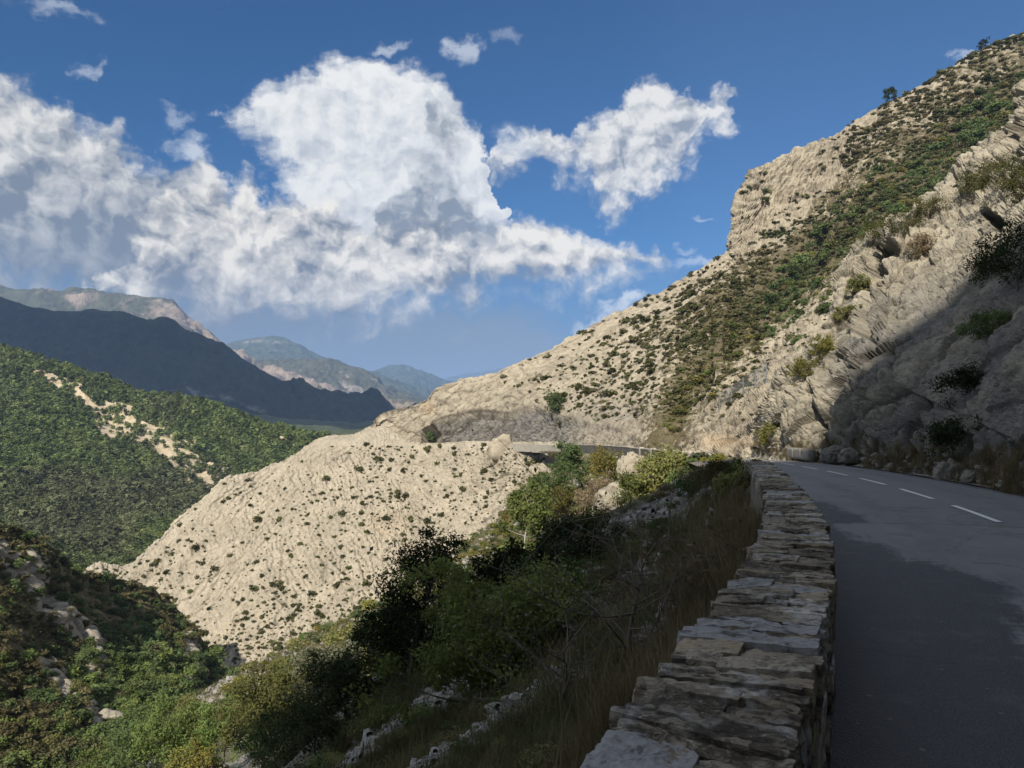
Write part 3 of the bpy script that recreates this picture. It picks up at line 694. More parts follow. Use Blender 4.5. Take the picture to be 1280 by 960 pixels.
# ------------------------------------------------------------------ gorge side at the lower left
E_rows = [
 [(-160, 600, 118), (-140, 620, 110), (-150, 700, 100), (-160, 820, 90), (-160, 1000, 82), (-150, 1120, 76)],
 [(-50, 640, 120), (-46, 652, 112), (-60, 730, 101), (-70, 840, 92), (-70, 980, 84), (-60, 1080, 78)],
 [(0, 668, 124), (2, 680, 117), (0, 750, 106), (-5, 840, 96), (-5, 960, 87), (10, 1060, 80)],
 [(48, 688, 130), (48, 700, 124), (45, 765, 113), (45, 850, 101), (55, 950, 91), (70, 1040, 84)],
 [(80, 712, 137), (80, 724, 131), (85, 785, 119), (95, 860, 106), (110, 950, 94), (125, 1030, 86)],
 [(115, 722, 150), (115, 733, 143), (125, 795, 126), (140, 865, 110), (155, 945, 97), (170, 1020, 88)],
 [(160, 738, 160), (160, 748, 153), (168, 805, 134), (180, 870, 114), (195, 940, 99), (210, 1010, 90)],
 [(205, 758, 166), (205, 768, 160), (208, 818, 140), (215, 872, 118), (225, 935, 102), (238, 1000, 92)],
 [(240, 790, 166), (240, 800, 160), (240, 840, 143), (243, 880, 122), (250, 930, 105), (262, 990, 94)],
 [(275, 838, 158), (272, 845, 153), (272, 865, 140), (275, 890, 124), (280, 930, 108), (290, 980, 96)],
 [(340, 860, 152), (340, 866, 146), (340, 880, 136), (342, 900, 124), (345, 935, 110), (350, 980, 98)]]
Ce = []
for r in E_rows:
    c = [at(*p) for p in r]; t = np.array(c[0])
    Ce.append([tuple(t + (-15, 30, -24))] + c)
P = net(Ce, [16, 30, 30, 30, 32, 36, 36, 32, 26, 20], [14, 10, 60, 70, 70, 30])
N = normals(P)
if N[..., 2].mean() < 0: N = -N
px, py = proj(P)
B = blocks(P, ((0.4, 0.3, 0.9), (0.9, -0.4, 0), (0.2, -0.9, 0.4)), (3.5, 2.0, 2.5), 0.6, 0.9)
out1 = np.exp(-(pline(px, py, [(0, 690), (35, 710), (55, 745), (75, 765), (100, 790), (115, 800), (125, 830)]) / 15) ** 2)
out2 = np.exp(-(pline(px, py, [(55, 830), (85, 870), (120, 895), (160, 905), (185, 918)]) / 16) ** 2)
out3 = np.exp(-(pline(px, py, [(232, 800), (240, 845), (228, 860)]) / 9) ** 2)
oc = np.clip(out1 + out2 + out3, 0, 1)
h = 2.2 * fbm(P, 16, 4) + 1.2 * oc * B + 1.5 * oc + 0.5 * B * (1 - oc) + 0.3 * fbm(P, 3, 3, ridged=True)
h -= 4.0 * np.exp(-(((px - 63) / 9) ** 2 + ((py - 745) / 16) ** 2)) + 2.5 * np.exp(-(((px - 15) / 26) ** 2 + ((py - 868) / 10) ** 2))
P = P + N * h[..., None]
px, py = proj(P)
veg = 0.85 - 0.85 * oc + 0.1 * fbm(P, 4, 3)
GORGE = P
GORGE_OC = oc
surf('gorge_side_ground', P, M_mid, dict(veg=veg, ochre=0 * px, grey=0.3 * oc))

# ------------------------------------------------------------------ wooded hill across the gorge
L_top = [(-240, 380, 700), (-120, 410, 690), (-40, 430, 680), (0, 437, 670), (60, 456, 665), (130, 482, 655), (200, 503, 645), (260, 518, 635), (310, 532, 625), (350, 543, 618), (385, 553, 610), (430, 562, 600), (520, 580, 590)]
L_m1 = [(-240, 440, 600), (-120, 465, 590), (-40, 480, 585), (0, 490, 580), (60, 505, 580), (130, 525, 575), (200, 543, 570), (260, 556, 566), (310, 566, 562), (350, 574, 560), (385, 580, 558), (430, 588, 552), (520, 600, 545)]
L_m2 = [(-240, 520, 490), (-120, 540, 480), (-40, 552, 478), (0, 560, 476), (60, 575, 478), (130, 592, 480), (200, 604, 484), (260, 612, 488), (310, 618, 492), (350, 622, 495), (385, 626, 498), (430, 632, 498), (520, 640, 495)]
L_m3 = [(-240, 600, 385), (-120, 620, 375), (-40, 635, 372), (0, 642, 372), (60, 655, 374), (130, 668, 380), (200, 672, 392), (260, 676, 405), (310, 680, 415), (350, 684, 425), (385, 688, 432), (430, 694, 436), (520, 700, 438)]
L_bot = [(-240, 720, 270), (-120, 750, 250), (-40, 765, 252), (0, 770, 258), (60, 775, 265), (130, 780, 275), (200, 780, 300), (260, 780, 325), (310, 780, 340), (350, 780, 350), (385, 780, 360), (430, 780, 370), (520, 780, 380)]
Cl = [[tuple(np.array(at(*t)) + (-40, 220, -150)), at(*t), at(*a), at(*b), at(*c), at(*d)] for t, a, b, c, d in zip(L_top, L_m1, L_m2, L_m3, L_bot)]
P = net(Cl, [10, 10, 10, 16, 18, 18, 16, 14, 12, 12, 12, 14], [6, 34, 40, 40, 36])
N = normals(P)
if N[..., 2].mean() < 0: N = -N
h = 12 * fbm(P, 110, 4) + 9 * fbm(P * np.array((1, 0.4, 0.6)), 60, 3, ridged=True) + 2.5 * fbm(P, 25, 3, ridged=True)
px, py = proj(P)
edge = ss(np.linspace(0, 1, P.shape[1])[None, :], 0.04, 0.2)
P = P + N * (h * (0.25 + 0.75 * edge))[..., None]
px, py = proj(P)
def scar(px, py, P):
    q = 1.15 * fbm(P, 16, 4, 0.7)
    a = 1.25 * np.exp(-(pline(px, py, [(47, 462), (62, 475), (88, 482), (105, 500), (118, 520), (125, 535), (140, 542)]) / 8.5) ** 2)
    b = 1.15 * np.exp(-(pline(px, py, [(150, 520), (170, 545), (195, 545), (205, 565), (235, 575), (240, 590), (262, 595)]) / 14) ** 2)
    c = 1.0 * np.exp(-(pline(px, py, [(350, 548), (366, 558)]) / 6) ** 2)
    d = 0.55 * np.exp(-(pline(px, py, [(140, 512), (200, 545), (285, 590), (300, 575)]) / 22) ** 2)
    return a + b + c + d + 0.9 * q - 0.25 * ((a + b + c + d) < 0.2)
sc_ = scar(px, py, P)
HILL = P
HILL_BARE = sc_
surf('wooded_hill', P, M_hill, dict(veg=1.0 - 0.95 * ss(sc_, 0.45, 0.75), ochre=0.3 * ss(sc_, 0.5, 0.9), grey=0 * px))

# ------------------------------------------------------------------ far mountains, one solid ridge each
def far_mat(name, forest, rockc, s, amount=0.55):
    m, g, out = new_mat(name)
    co = g.node('ShaderNodeTexCoord').outputs['Object']
    n = g.noise(co, 2.6 / s, 8, 0.72); n2 = g.noise(co, 9.0 / s, 6, 0.75)
    c = g.mix(g.ramp(n2, 0.3, 0.7), forest, tuple(2.3 * x for x in forest))
    r = g.ramp(g.add(attr(g, 'veg'), g.mul(g.sub(n, 0.5), 1.2)), 0.42, 0.6)
    c = g.mix(r, g.mix(g.ramp(n2, 0.4, 0.65), rockc, tuple(0.55 * x for x in rockc)), c)
    diffuse(g, out, c, bump(g, g.add(n2, n), 0.8, s * 0.06), spec=0.05)
    return m
def far_ridge(name, line, d, foot, mat, amp, sc, bare, seed, res=8, foot_d=None):
    """ridge whose crest passes through the line; falls towards the viewer and away behind"""
    C = []
    for (x, y) in line:
        t = np.array(at(x, y, d)); f = np.array(at(x, foot, d * (foot_d or 0.72)))
        C.append([tuple(t + (0, 0.35 * d * 0.5, -(t[2] + 60) * 0.9)), tuple(t)] + [tuple(t + (f - t) * q + np.array((0, 0, (t[2] - f[2]) * w))) for q, w in ((0.25, -0.04), (0.5, -0.06), (0.75, -0.05))] + [tuple(f)])
    P = net(C, [res] * (len(line) - 1), [8, 34, 34, 30, 16])
    N = normals(P)
    if N[..., 2].mean() < 0: N = -N
    w = np.linspace(0, 1, P.shape[1])[None, :]
    e = 0.10 + 0.90 * ss(np.abs(w - 8 / 122), 0.01, 0.20)
    P = P + N * (amp * (fbm(P, sc, 7, 0.6, ridged=True, off=seed) - 0.2 + 0.35 * fbm(P * np.array((1, 0.3, 0.5)), sc * 0.35, 6, 0.6, ridged=True, off=seed + 2)) * e)[..., None]
    px, py = proj(P)
    surf(name, P, mat, dict(veg=bare(px, py, P)))
    return P
F_for = (0.022, 0.027, 0.014)
lin = lambda pts, n: list(zip(np.linspace(pts[0][0], pts[-1][0], n), np.interp(np.linspace(pts[0][0], pts[-1][0], n), [p[0] for p in pts], [p[1] for p in pts])))
l1 = lin([(-420, 330), (-150, 350), (0, 378), (60, 393), (100, 398), (145, 398), (200, 412), (250, 430), (300, 452), (340, 471), (400, 495), (450, 507), (500, 522), (620, 560)], 56)
far_ridge('shaded_forest_ridge', l1, 2600, 560, far_mat('far_forest', F_for, (0.30, 0.27, 0.22), 300), 120, 520,
          lambda x, y, P: 0.95 - 0.45 * np.exp(-(pline(x, y, [(235, 485), (250, 495), (275, 495), (300, 505), (330, 515)]) / 7) ** 2), 1.0)
l2 = lin([(-420, 340), (-100, 352), (0, 366), (50, 374), (82, 374), (92, 369), (100, 367), (112, 370), (130, 375), (170, 384), (190, 385), (205, 384), (215, 387), (225, 394), (245, 409), (265, 425), (285, 440), (330, 462), (400, 490), (520, 530)], 70)
far_ridge('craggy_ridge', l2, 4600, 520, far_mat('far_crags', (0.055, 0.058, 0.034), (0.37, 0.30, 0.235), 500, 0.5), 150, 700,
          lambda x, y, P: 0.58 + 0.06 * (x < 150) - 0.16 * ss(x, 190, 240) - 0.22 * np.exp(-(((x - 97) / 18) ** 2 + ((y - 372) / 7) ** 2)), 5.0)
l3 = lin([(150, 480), (250, 450), (285, 435), (300, 430), (320, 427.5), (345, 426.5), (358, 428), (372, 433), (400, 447), (420, 455), (440, 461), (470, 469), (500, 481), (540, 495), (700, 530)], 60)
far_ridge('blue_mountain', l3, 7600, 520, far_mat('far_blue', (0.045, 0.055, 0.032), (0.28, 0.25, 0.2), 700), 170, 1100,
          lambda x, y, P: 0.78 - 0.25 * np.exp(-((y - 427) / 4) ** 2), 9.0)
l4 = lin([(240, 500), (300, 468), (330, 460), (345, 456), (365, 453), (385, 456), (410, 460), (430, 462), (450, 468), (470, 480), (500, 500), (540, 520)], 46)
far_ridge('scarred_foothill', l4, 5600, 525, far_mat('far_foothill', (0.055, 0.055, 0.03), (0.38, 0.33, 0.27), 350), 150, 800,
          lambda x, y, P: 0.70 - 0.16 * np.exp(-(pline(x, y, [(330, 458), (370, 480), (410, 500)]) / 6) ** 2) - 0.18 * np.exp(-(pline(x, y, [(430, 480), (455, 490), (500, 505)]) / 7) ** 2), 13.0)
l5 = lin([(380, 500), (440, 482), (470, 472), (483, 466), (495, 462), (503, 461), (515, 463), (528, 470), (545, 477), (570, 485), (600, 490), (700, 520)], 46)
far_ridge('cone_mountain', l5, 9500, 520, far_mat('far_cone', (0.04, 0.05, 0.03), (0.25, 0.23, 0.19), 700), 190, 1300,
          lambda x, y, P: 0.8 + 0 * x, 17.0)
l6 = lin([(420, 520), (520, 492), (560, 478), (580, 474), (605, 469), (640, 462), (700, 460), (800, 480), (1000, 500)], 30)
far_ridge('farthest_ridge', l6, 15000, 520, far_mat('far_last', (0.04, 0.05, 0.03), (0.2, 0.2, 0.17), 900), 200, 1600,
          lambda x, y, P: 0.9 + 0 * x, 21.0)
# valley floor between the wooded hill and the far ridges
Vn = [[at(x, y + 34, 760), at(x, y + 18, 1000), at(x, y + 6, 1500), at(x, y - 3, 2100), at(x, y - 8, 3200), at(x, y - 10, 4600)] for x, y in ((-300, 470), (-100, 480), (60, 500), (150, 508), (250, 520), (350, 530), (450, 534), (560, 536), (700, 540))]
P = net(Vn, [8, 8, 14, 14, 16, 16, 16, 10], [20, 30, 24, 16, 10])
P[..., 2] += 22 * fbm(P, 260, 5, 0.55, ridged=True) * ss(P[..., 1], 700, 1100)
px, py = proj(P)
surf('valley_hills', P, far_mat('valley_forest', (0.050, 0.058, 0.030), (0.42, 0.35, 0.25), 160),
     dict(veg=0.86 - 0.34 * np.exp(-(pline(px, py, [(350, 548), (380, 545), (420, 545)]) / 6) ** 2)))
# ground sheet out to the horizon
m_, g_, o_ = new_mat('plain_ground'); diffuse(g_, o_, g_.mix(g_.noise(g_.node('ShaderNodeTexCoord').outputs['Object'], 0.01, 6, 0.6), (0.05, 0.06, 0.03), (0.12, 0.11, 0.07)))
gp = np.array([[(x, y, -95.0) for y in np.linspace(-6000, 22000, 15)] for x in np.linspace(-16000, 16000, 17)], np.float32)
surf('ground', gp, m_)
print('terrain', round(time.time() - T0, 1))

# ------------------------------------------------------------------ mountain spur behind the camera: its shade covers the road and the near slope
CREST = [(-240, -110, -30), (-180, -95, -5), (-130, -86, 18), (-95, -82, 44), (-70, -80, 66), (-55, -80, 76), (-47, -80, 80), (-41, -80, 83.5), (-36, -80, 86), (-30, -80, 87), (-25, -80, 87), (-21.5, -80, 90.5), (-18, -80, 95), (-13, -80, 97.5), (0, -80, 99.5), (20, -82, 106), (60, -90, 130), (130, -95, 160), (220, -100, 200)]
def caster(crest):
    C = []
    for (x, y, z) in crest:
        C.append([(x - 6, y - 90, z - 75), (x, y - 26, z - 18), (x, y, z), (x + 3, y + 14, z - 16), (x + 4, y + 30, z * 0.5 - 12), (x + 6, y + 46, min(z * 0.12 - 14, 2))])
    P = net(C, [8] * 4 + [10] * 10 + [8] * 4, [8, 10, 10, 12, 10])
    P[..., 2] += 0.8 * fbm(P, 9, 4) * (0.3 + 0.7 * (np.abs(np.arange(P.shape[1]) - 18) > 2))[None, :]
    px = P[..., 0]
    surf('mountain_spur', P, M_mount, dict(veg=0.35 + 0 * px, ochre=0 * px, grey=0 * px))
caster(CREST)

# ------------------------------------------------------------------ road
def resample(pts, step):
    C = np.array(pts, float); Wt = crw(len(C), [12] * (len(C) - 1)); Q = Wt @ C
    s = np.concatenate([[0], np.cumsum(np.linalg.norm(np.diff(Q, axis=0), axis=1))])
    n = int(s[-1] / step)
    t = np.linspace(0, s[-1], n)
    return np.stack([np.interp(t, s, Q[:, k]) for k in range(3)], 1), t
RL, RS = resample(ROADL, 0.5)
tan = np.gradient(RL[:, :2], axis=0); tan /= np.linalg.norm(tan, axis=1, keepdims=True)
for _ in range(6): tan[1:-1] = (tan[:-2] + tan[1:-1] * 2 + tan[2:]) / 4
tan /= np.linalg.norm(tan, axis=1, keepdims=True)
RT = tan; RN = np.stack([tan[:, 1], -tan[:, 0]], 1)       # to the right
def road_pt(s, t, z=0.0):
    x = np.interp(s, RS, RL[:, 0]); y = np.interp(s, RS, RL[:, 1]); zz = np.interp(s, RS, RL[:, 2])
    nx = np.interp(s, RS, RN[:, 0]); ny = np.interp(s, RS, RN[:, 1])
    return np.stack([x + nx * t, y + ny * t, zz + z + 0 * np.asarray(t)], -1)
def s_of_y(y): return float(np.interp(y, RL[:120, 1], RS[:120]))
def strip(t0, t1, nt, z0=0.0, z1=None, s0=0, s1=None, ds=0.5):
    s1 = RS[-1] if s1 is None else s1
    s = np.arange(s0, s1, ds)[:, None]; t = np.linspace(t0, t1, nt)[None, :]
    z = np.linspace(z0, z0 if z1 is None else z1, nt)[None, :]
    P = road_pt(s + 0 * t, t + 0 * s, z)
    return P.astype(np.float32), s + 0 * t, t + 0 * s
RWID = 5.65
m, g, out = new_mat('asphalt')
co = g.node('ShaderNodeTexCoord').outputs['Object']
S_ = attr(g, 's'); T_ = attr(g, 't')
agg = g.voro(co, 70.0); ag2 = g.noise(co, 160.0, 2, 0.6)
worn = g.noise(g.vec(g.mul(S_, 0.5), g.mul(T_, 1.6), 0.0), 1.2, 6, 0.72)
fine = g.noise(g.vec(g.mul(S_, 7.0), g.mul(T_, 1.2), 0.0), 1.0, 5, 0.7)
sv = s_of_y(12.4)
s_lo = s_of_y(-2); s_hi = s_of_y(26)
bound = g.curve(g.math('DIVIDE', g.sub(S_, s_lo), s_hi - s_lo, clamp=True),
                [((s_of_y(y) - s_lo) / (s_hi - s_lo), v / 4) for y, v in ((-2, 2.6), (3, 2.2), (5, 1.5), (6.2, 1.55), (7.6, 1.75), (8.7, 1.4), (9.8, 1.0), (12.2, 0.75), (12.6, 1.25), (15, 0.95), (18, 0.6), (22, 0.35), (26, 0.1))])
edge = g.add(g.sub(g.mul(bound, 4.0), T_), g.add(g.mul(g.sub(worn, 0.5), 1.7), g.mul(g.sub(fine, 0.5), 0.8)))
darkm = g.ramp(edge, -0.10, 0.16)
base = g.mix(g.ramp(worn, 0.35, 0.7), (0.195, 0.195, 0.19), (0.155, 0.155, 0.152))
far_ = g.ramp(S_, sv - 0.03, sv + 0.03)
base = g.mix(g.mul(far_, 0.55), base, g.mix(g.ramp(fine, 0.3, 0.7), (0.13, 0.13, 0.13), (0.18, 0.178, 0.172)))
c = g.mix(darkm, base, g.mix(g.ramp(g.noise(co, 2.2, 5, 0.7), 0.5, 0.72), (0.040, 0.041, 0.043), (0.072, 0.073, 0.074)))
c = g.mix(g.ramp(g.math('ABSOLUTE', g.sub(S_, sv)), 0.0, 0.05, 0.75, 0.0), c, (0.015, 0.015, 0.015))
c = g.mix(g.ramp(agg, 0.0, 0.5, 0.75, 0.0), c, g.mix(ag2, (0.02, 0.02, 0.02), (0.24, 0.235, 0.225)))
c = g.mix(g.ramp(g.noise(co, 0.9, 6, 0.75), 0.55, 0.63, 0, 0.4), c, (0.05, 0.05, 0.05))
c = g.mix(g.ramp(g.voro(co, 5.0), 0.05, 0.10, 0.5, 0.0), c, (0.26, 0.25, 0.23))
crk = g.voro(g.vmath('ADD', co, g.vmath('SCALE', g.noise(co, 1.5, 4, 0.7, color=True), 0.8)), 0.28, 'DISTANCE_TO_EDGE')
c = g.mix(g.mul(g.ramp(crk, 0.0, 0.006, 0.7, 0.0), 0.7), c, (0.012, 0.012, 0.012))
trk = g.mx(g.ramp(g.math('ABSOLUTE', g.sub(T_, 1.75)), 0.05, 0.55, 1.0, 0.0), g.ramp(g.math('ABSOLUTE', g.sub(T_, 4.4)), 0.05, 0.5, 1.0, 0.0))
c = g.mix(g.mul(g.mul(trk, 0.22), g.ramp(worn, 0.3, 0.6)), c, (0.035, 0.036, 0.038))
edge_d = g.ramp(T_, RWID - 0.45, RWID - 0.05, 0.0, 1.0)
c = g.mix(g.mul(edge_d, 0.7), c, (0.03, 0.03, 0.032))
diffuse(g, out, c, bump(g, g.add(agg, g.mul(g.noise(co, 14.0, 3, 0.6), 0.6)), 0.55, 0.012), rough=0.6, spec=0.5)
M_road = m
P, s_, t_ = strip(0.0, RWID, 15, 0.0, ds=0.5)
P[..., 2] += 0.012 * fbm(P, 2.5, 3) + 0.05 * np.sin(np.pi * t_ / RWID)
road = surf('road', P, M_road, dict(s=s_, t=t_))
# verge on the cliff side: gutter strip and stony ground up to the rock
m, g, out = new_mat('verge_grit')
co = g.node('ShaderNodeTexCoord').outputs['Object']
v1 = g.voro(co, 16.0, out='Color'); v2 = g.noise(co, 3.0, 6, 0.65)
c = g.mix(g.ramp(v2, 0.35, 0.65), (0.20, 0.175, 0.135), (0.11, 0.095, 0.06))
c = g.mix(0.35, c, g.mix(v1, (0.08, 0.07, 0.06), (0.34, 0.31, 0.27)), 'MIX')
diffuse(g, out, c, bump(g, g.add(g.voro(co, 16.0), v2), 0.8, 0.04))
M_grit = m
P, s_, t_ = strip(RWID - 0.15, RWID + 5.0, 26, -0.05, 0.45, s1=62)
P[..., 2] += 0.10 * fbm(P, 0.9, 5) * ss(t_, RWID + 0.2, RWID + 1.0) + 0.02 * fbm(P, 0.3, 3)
surf('stony_verge', P, M_grit)
P, s_, t_ = strip(-0.45, 0.05, 4, -0.10, -0.004, s0=s_of_y(30))
P[..., 2] += 0.03 * fbm(P, 1.2, 4)
surf('road_edge_grit', P, M_grit)
P, s_, t_ = strip(RWID - 0.15, RWID + 3.5, 10, -0.05, 0.2, s0=62)
P[..., 2] += 0.12 * fbm(P, 1.6, 4) * ss(t_, RWID + 0.2, RWID + 1.0)
surf('far_verge', P, M_grit)
# concrete gutter along the right edge
m, g, out = new_mat('gutter_concrete')
co = g.node('ShaderNodeTexCoord').outputs['Object']
c = g.mix(g.ramp(g.noise(co, 5.0, 6, 0.7), 0.35, 0.7), (0.27, 0.25, 0.22), (0.15, 0.135, 0.11))
diffuse(g, out, c, bump(g, g.noise(co, 30.0, 4, 0.6), 0.4, 0.01))
M_conc = m
P, s_, t_ = strip(RWID - 0.02, RWID + 0.62, 7, 0.03, 0.09, s1=48)
P[..., 2] += -0.05 * np.sin(np.pi * (t_ - RWID) / 0.62) + 0.012 * fbm(P, 1.5, 3)
surf('gutter_strip', P, M_conc)
# white centre dashes, thin sheets of paint
m, g, out = new_mat('road_paint')
co = g.node('ShaderNodeTexCoord').outputs['Object']
w_ = g.noise(co, 45.0, 5, 0.75)
c = g.mix(g.ramp(w_, 0.60, 0.72), (0.74, 0.74, 0.72), (0.20, 0.20, 0.20))
diffuse(g, out, c, rough=0.6)
M_paint = m
s_first = s_of_y(12.76) + 0.15
k = -4
while True:
    s0 = s_first + 3.74 * k; k += 1
    if s0 > s_of_y(60): break
    if s0 < 0.5: continue
    ss_ = np.linspace(s0, s0 + 2.45, 12)[:, None]; tt = np.linspace(3.14, 3.245, 3)[None, :]
    Pd = road_pt(ss_ + 0 * tt, tt + 0 * ss_, 0.05 * np.sin(np.pi * 3.2 / RWID) + 0.014).astype(np.float32)
    surf('centre_dash', Pd, M_paint, parent=road, smooth=False)

# ------------------------------------------------------------------ roadside stone wall
def wgrain(g, co, a, b):
    d = g.vmath('DOT_PRODUCT', co, (0.92, -0.40, 0.0)); e = g.vmath('DOT_PRODUCT', co, (0.40, 0.92, 0.0))
    sp = g.node('ShaderNodeSeparateXYZ'); g.l.new(co, sp.inputs[0])
    w = g.vmath('MULTIPLY', g.noise(co, 4.0, 3, 0.6, color=True), (0.10 * a, 0.10 * b, 0.10 * b))
    return g.noise(g.vmath('ADD', g.vec(g.mul(d, a), g.mul(e, b), g.mul(sp.outputs[2], b * 0.6)), w), 1.0, 7, 0.72)
m, g, out = new_mat('coping_stone')
co = g.node('ShaderNodeTexCoord').outputs['Object']
oi = g.node('ShaderNodeObjectInfo').outputs['Random']
big_ = g.noise(co, 3.5, 5, 0.65); mid = g.noise(co, 14.0, 5, 0.7)
lich = g.noise(g.vmath('MULTIPLY', co, (1.0, 1.0, 1.0)), 7.0, 7, 0.72)
grain = wgrain(g, co, 6.0, 34.0)
c = g.mix(g.ramp(big_, 0.35, 0.65), (0.20, 0.165, 0.115), (0.36, 0.31, 0.23))
c = g.mix(g.ramp(grain, 0.44, 0.58), c, (0.060, 0.048, 0.036))
c = g.mix(g.ramp(lich, 0.48, 0.62, 0, 0.85), c, (0.060, 0.050, 0.040))
c = g.mix(g.mul(g.ramp(g.noise(co, 22.0, 4, 0.7), 0.62, 0.70), 0.8), c, (0.40, 0.37, 0.32))
c = g.mix(g.mul(g.ramp(g.math('FRACT', g.mul(oi, 5.7)), 0.72, 0.8), g.ramp(mid, 0.4, 0.6)), c, (0.30, 0.24, 0.15))
c = g.mix(g.mul(g.ramp(g.noise(co, 1.7, 4, 0.6), 0.53, 0.62), g.ramp(g.noise(co, 18.0, 5, 0.7), 0.38, 0.56)), c, (0.42, 0.40, 0.36))
hs = g.node('ShaderNodeHueSaturation'); g.put(hs.inputs['Color'], c); g.put(hs.inputs['Value'], g.ramp(oi, 0, 1, 0.75, 1.25, smooth=False)); hs.inputs['Saturation'].default_value = 0.92
hgt = g.add(g.mul(mid, 0.5), g.add(g.mul(grain, 0.7), g.mul(lich, -0.5)))
diffuse(g, out, hs.outputs[0], bump(g, hgt, 1.0, 0.02), spec=0.15)
M_cop = m
m, g, out = new_mat('pale_stone')
co = g.node('ShaderNodeTexCoord').outputs['Object']
mid = g.noise(co, 9.0, 7, 0.7)
grain = wgrain(g, co, 7.0, 26.0)
c = g.mix(g.ramp(grain, 0.3, 0.7), (0.36, 0.35, 0.335), (0.17, 0.17, 0.17))
c = g.mix(g.ramp(mid, 0.52, 0.66), c, (0.09, 0.085, 0.08))
c = g.mix(g.mul(g.ramp(g.noise(co, 5.0, 5, 0.7), 0.60, 0.66), 0.8), c, (0.20, 0.14, 0.08))
diffuse(g, out, c, bump(g, g.add(grain, mid), 1.0, 0.014), spec=0.15)
M_pale = m
def stone_mesh(corners, nu, nv, nw, amp, seed, rnd=0.25, cleave=0.0):
    """irregular stone: rounded block between 8 corners (2x2x2, axis u along its length, v across, w up), surface broken up by noise"""
    C = np.array(corners, float)
    faces = []; parts = []
    def lattice(a, b, fix, val, na, nb, flip):
        A, Bq = np.meshgrid(np.linspace(0, 1, na + 1), np.linspace(0, 1, nb + 1), indexing='ij')
        q = np.zeros(A.shape + (3,)); q[..., a] = A; q[..., b] = Bq; q[..., fix] = val
        F = grid_faces(na + 1, nb + 1)
        parts.append((q.reshape(-1, 3), F[:, ::-1] if flip else F))
    n = (nu, nv, nw)
    for fix, a, b in ((2, 0, 1), (1, 2, 0), (0, 1, 2)):
        lattice(a, b, fix, 1.0, n[a], n[b], False); lattice(a, b, fix, 0.0, n[a], n[b], True)
    Q, F = mesh_join(parts)
    key = np.round(Q * 1e4).astype(np.int64); _, idx, inv = np.unique(key, axis=0, return_index=True, return_inverse=True)
    Q = Q[idx]; F = inv.reshape(-1)[F]
    u, v, w = Q.T
    W8 = lambda a, b, c: ((a * u + (1 - a) * (1 - u)) * (b * v + (1 - b) * (1 - v)) * (c * w + (1 - c) * (1 - w)))[:, None]
    X = sum(W8(i, j, k) * C[i][j][k] for i in (0, 1) for j in (0, 1) for k in (0, 1))
    cen = C.reshape(-1, 3).mean(0)
    # rounding
    e = np.stack([np.abs(2 * u - 1), np.abs(2 * v - 1), np.abs(2 * w - 1)], -1)
    k_ = (e ** 8).sum(1); round_ = np.clip(k_ - 1.0, 0, 2)[:, None]
    sz = C.reshape(-1, 3).max(0) - C.reshape(-1, 3).min(0)
    X = X - (X - cen) * round_ * rnd * 0.16
    nvec = (X - cen) / np.maximum(np.linalg.norm(X - cen, axis=1, keepdims=True), 1e-6)
    d = amp * (fbm(X, 0.16, 4, off=seed * 1.7) + 0.5 * fbm(X, 0.05, 3, ridged=True, off=seed))
    ax = np.where(e == e.max(1, keepdims=True), np.sign(Q * 2 - 1), 0.0)
    ex = C[1, 0, 0] - C[0, 0, 0]; ey = C[0, 1, 0] - C[0, 0, 0]; ez = np.array((0, 0, 1.0))
    ex = ex / np.linalg.norm(ex); ey = ey / np.linalg.norm(ey)
    if cleave:      # thin broken layers that run along the stone
        c2 = np.stack([(X @ ex) * 5.0, (X @ ey) * 42.0, X[:, 2] * 30.0], -1)
        c2[:, 1] += 2.2 * fbm(X, 0.25, 3, off=3.0)
        n = fbm(c2, 1.0, 4, 0.6, ridged=True, off=seed * 0.37)
        st = np.round(fbm(c2 * np.array((0.6, 0.25, 0.25)), 1.0, 2, off=seed * 0.7) * 5) / 5
        d = d + cleave * (0.8 * n + 1.5 * st)
    X = X + (ax[:, 0:1] * ex + ax[:, 1:2] * ey + ax[:, 2:3] * ez) * d[:, None]
    return X, F, u, v
def stone_obj(name, corners, res, amp, seed, mat, parent, rnd=0.25, cleave=0.0):
    X, F, u, v = stone_mesh(corners, *res, amp, seed, rnd, cleave)
    me = mesh_from(name, X, F, cleave == 0)
    for k, a in (('u', u), ('v', v)):
        q = me.attributes.new(k, 'FLOAT', 'POINT'); q.data.foreach_set('value', a.astype(np.float32))
    return make_obj(name, me, mat, parent)
WC, WS = resample([(x, y, 0) for y, x in WALL], 0.05)
wt_ = np.gradient(WC[:, :2], axis=0); wt_ /= np.linalg.norm(wt_, axis=1, keepdims=True)
wn_ = np.stack([wt_[:, 1], -wt_[:, 0]], 1)
def wall_pt(s, t, z):
    f = lambda a: float(np.interp(s, WS, a))
    return (f(WC[:, 0]) + f(wn_[:, 0]) * t, f(WC[:, 1]) + f(wn_[:, 1]) * t, z)
def ws_of_y(y): return float(np.interp(y, WC[:, 1], WS))
rr = random.Random(5)
wall = make_obj('stone_wall', None, loc=(0, 0, 0))
tag(wall, 'low mossy stone parapet wall along the left edge of the mountain road', 'wall')
WW = 0.46; WT = 0.77
s = ws_of_y(0.4); send = ws_of_y(17.4); seed = 1; pale_spots = []
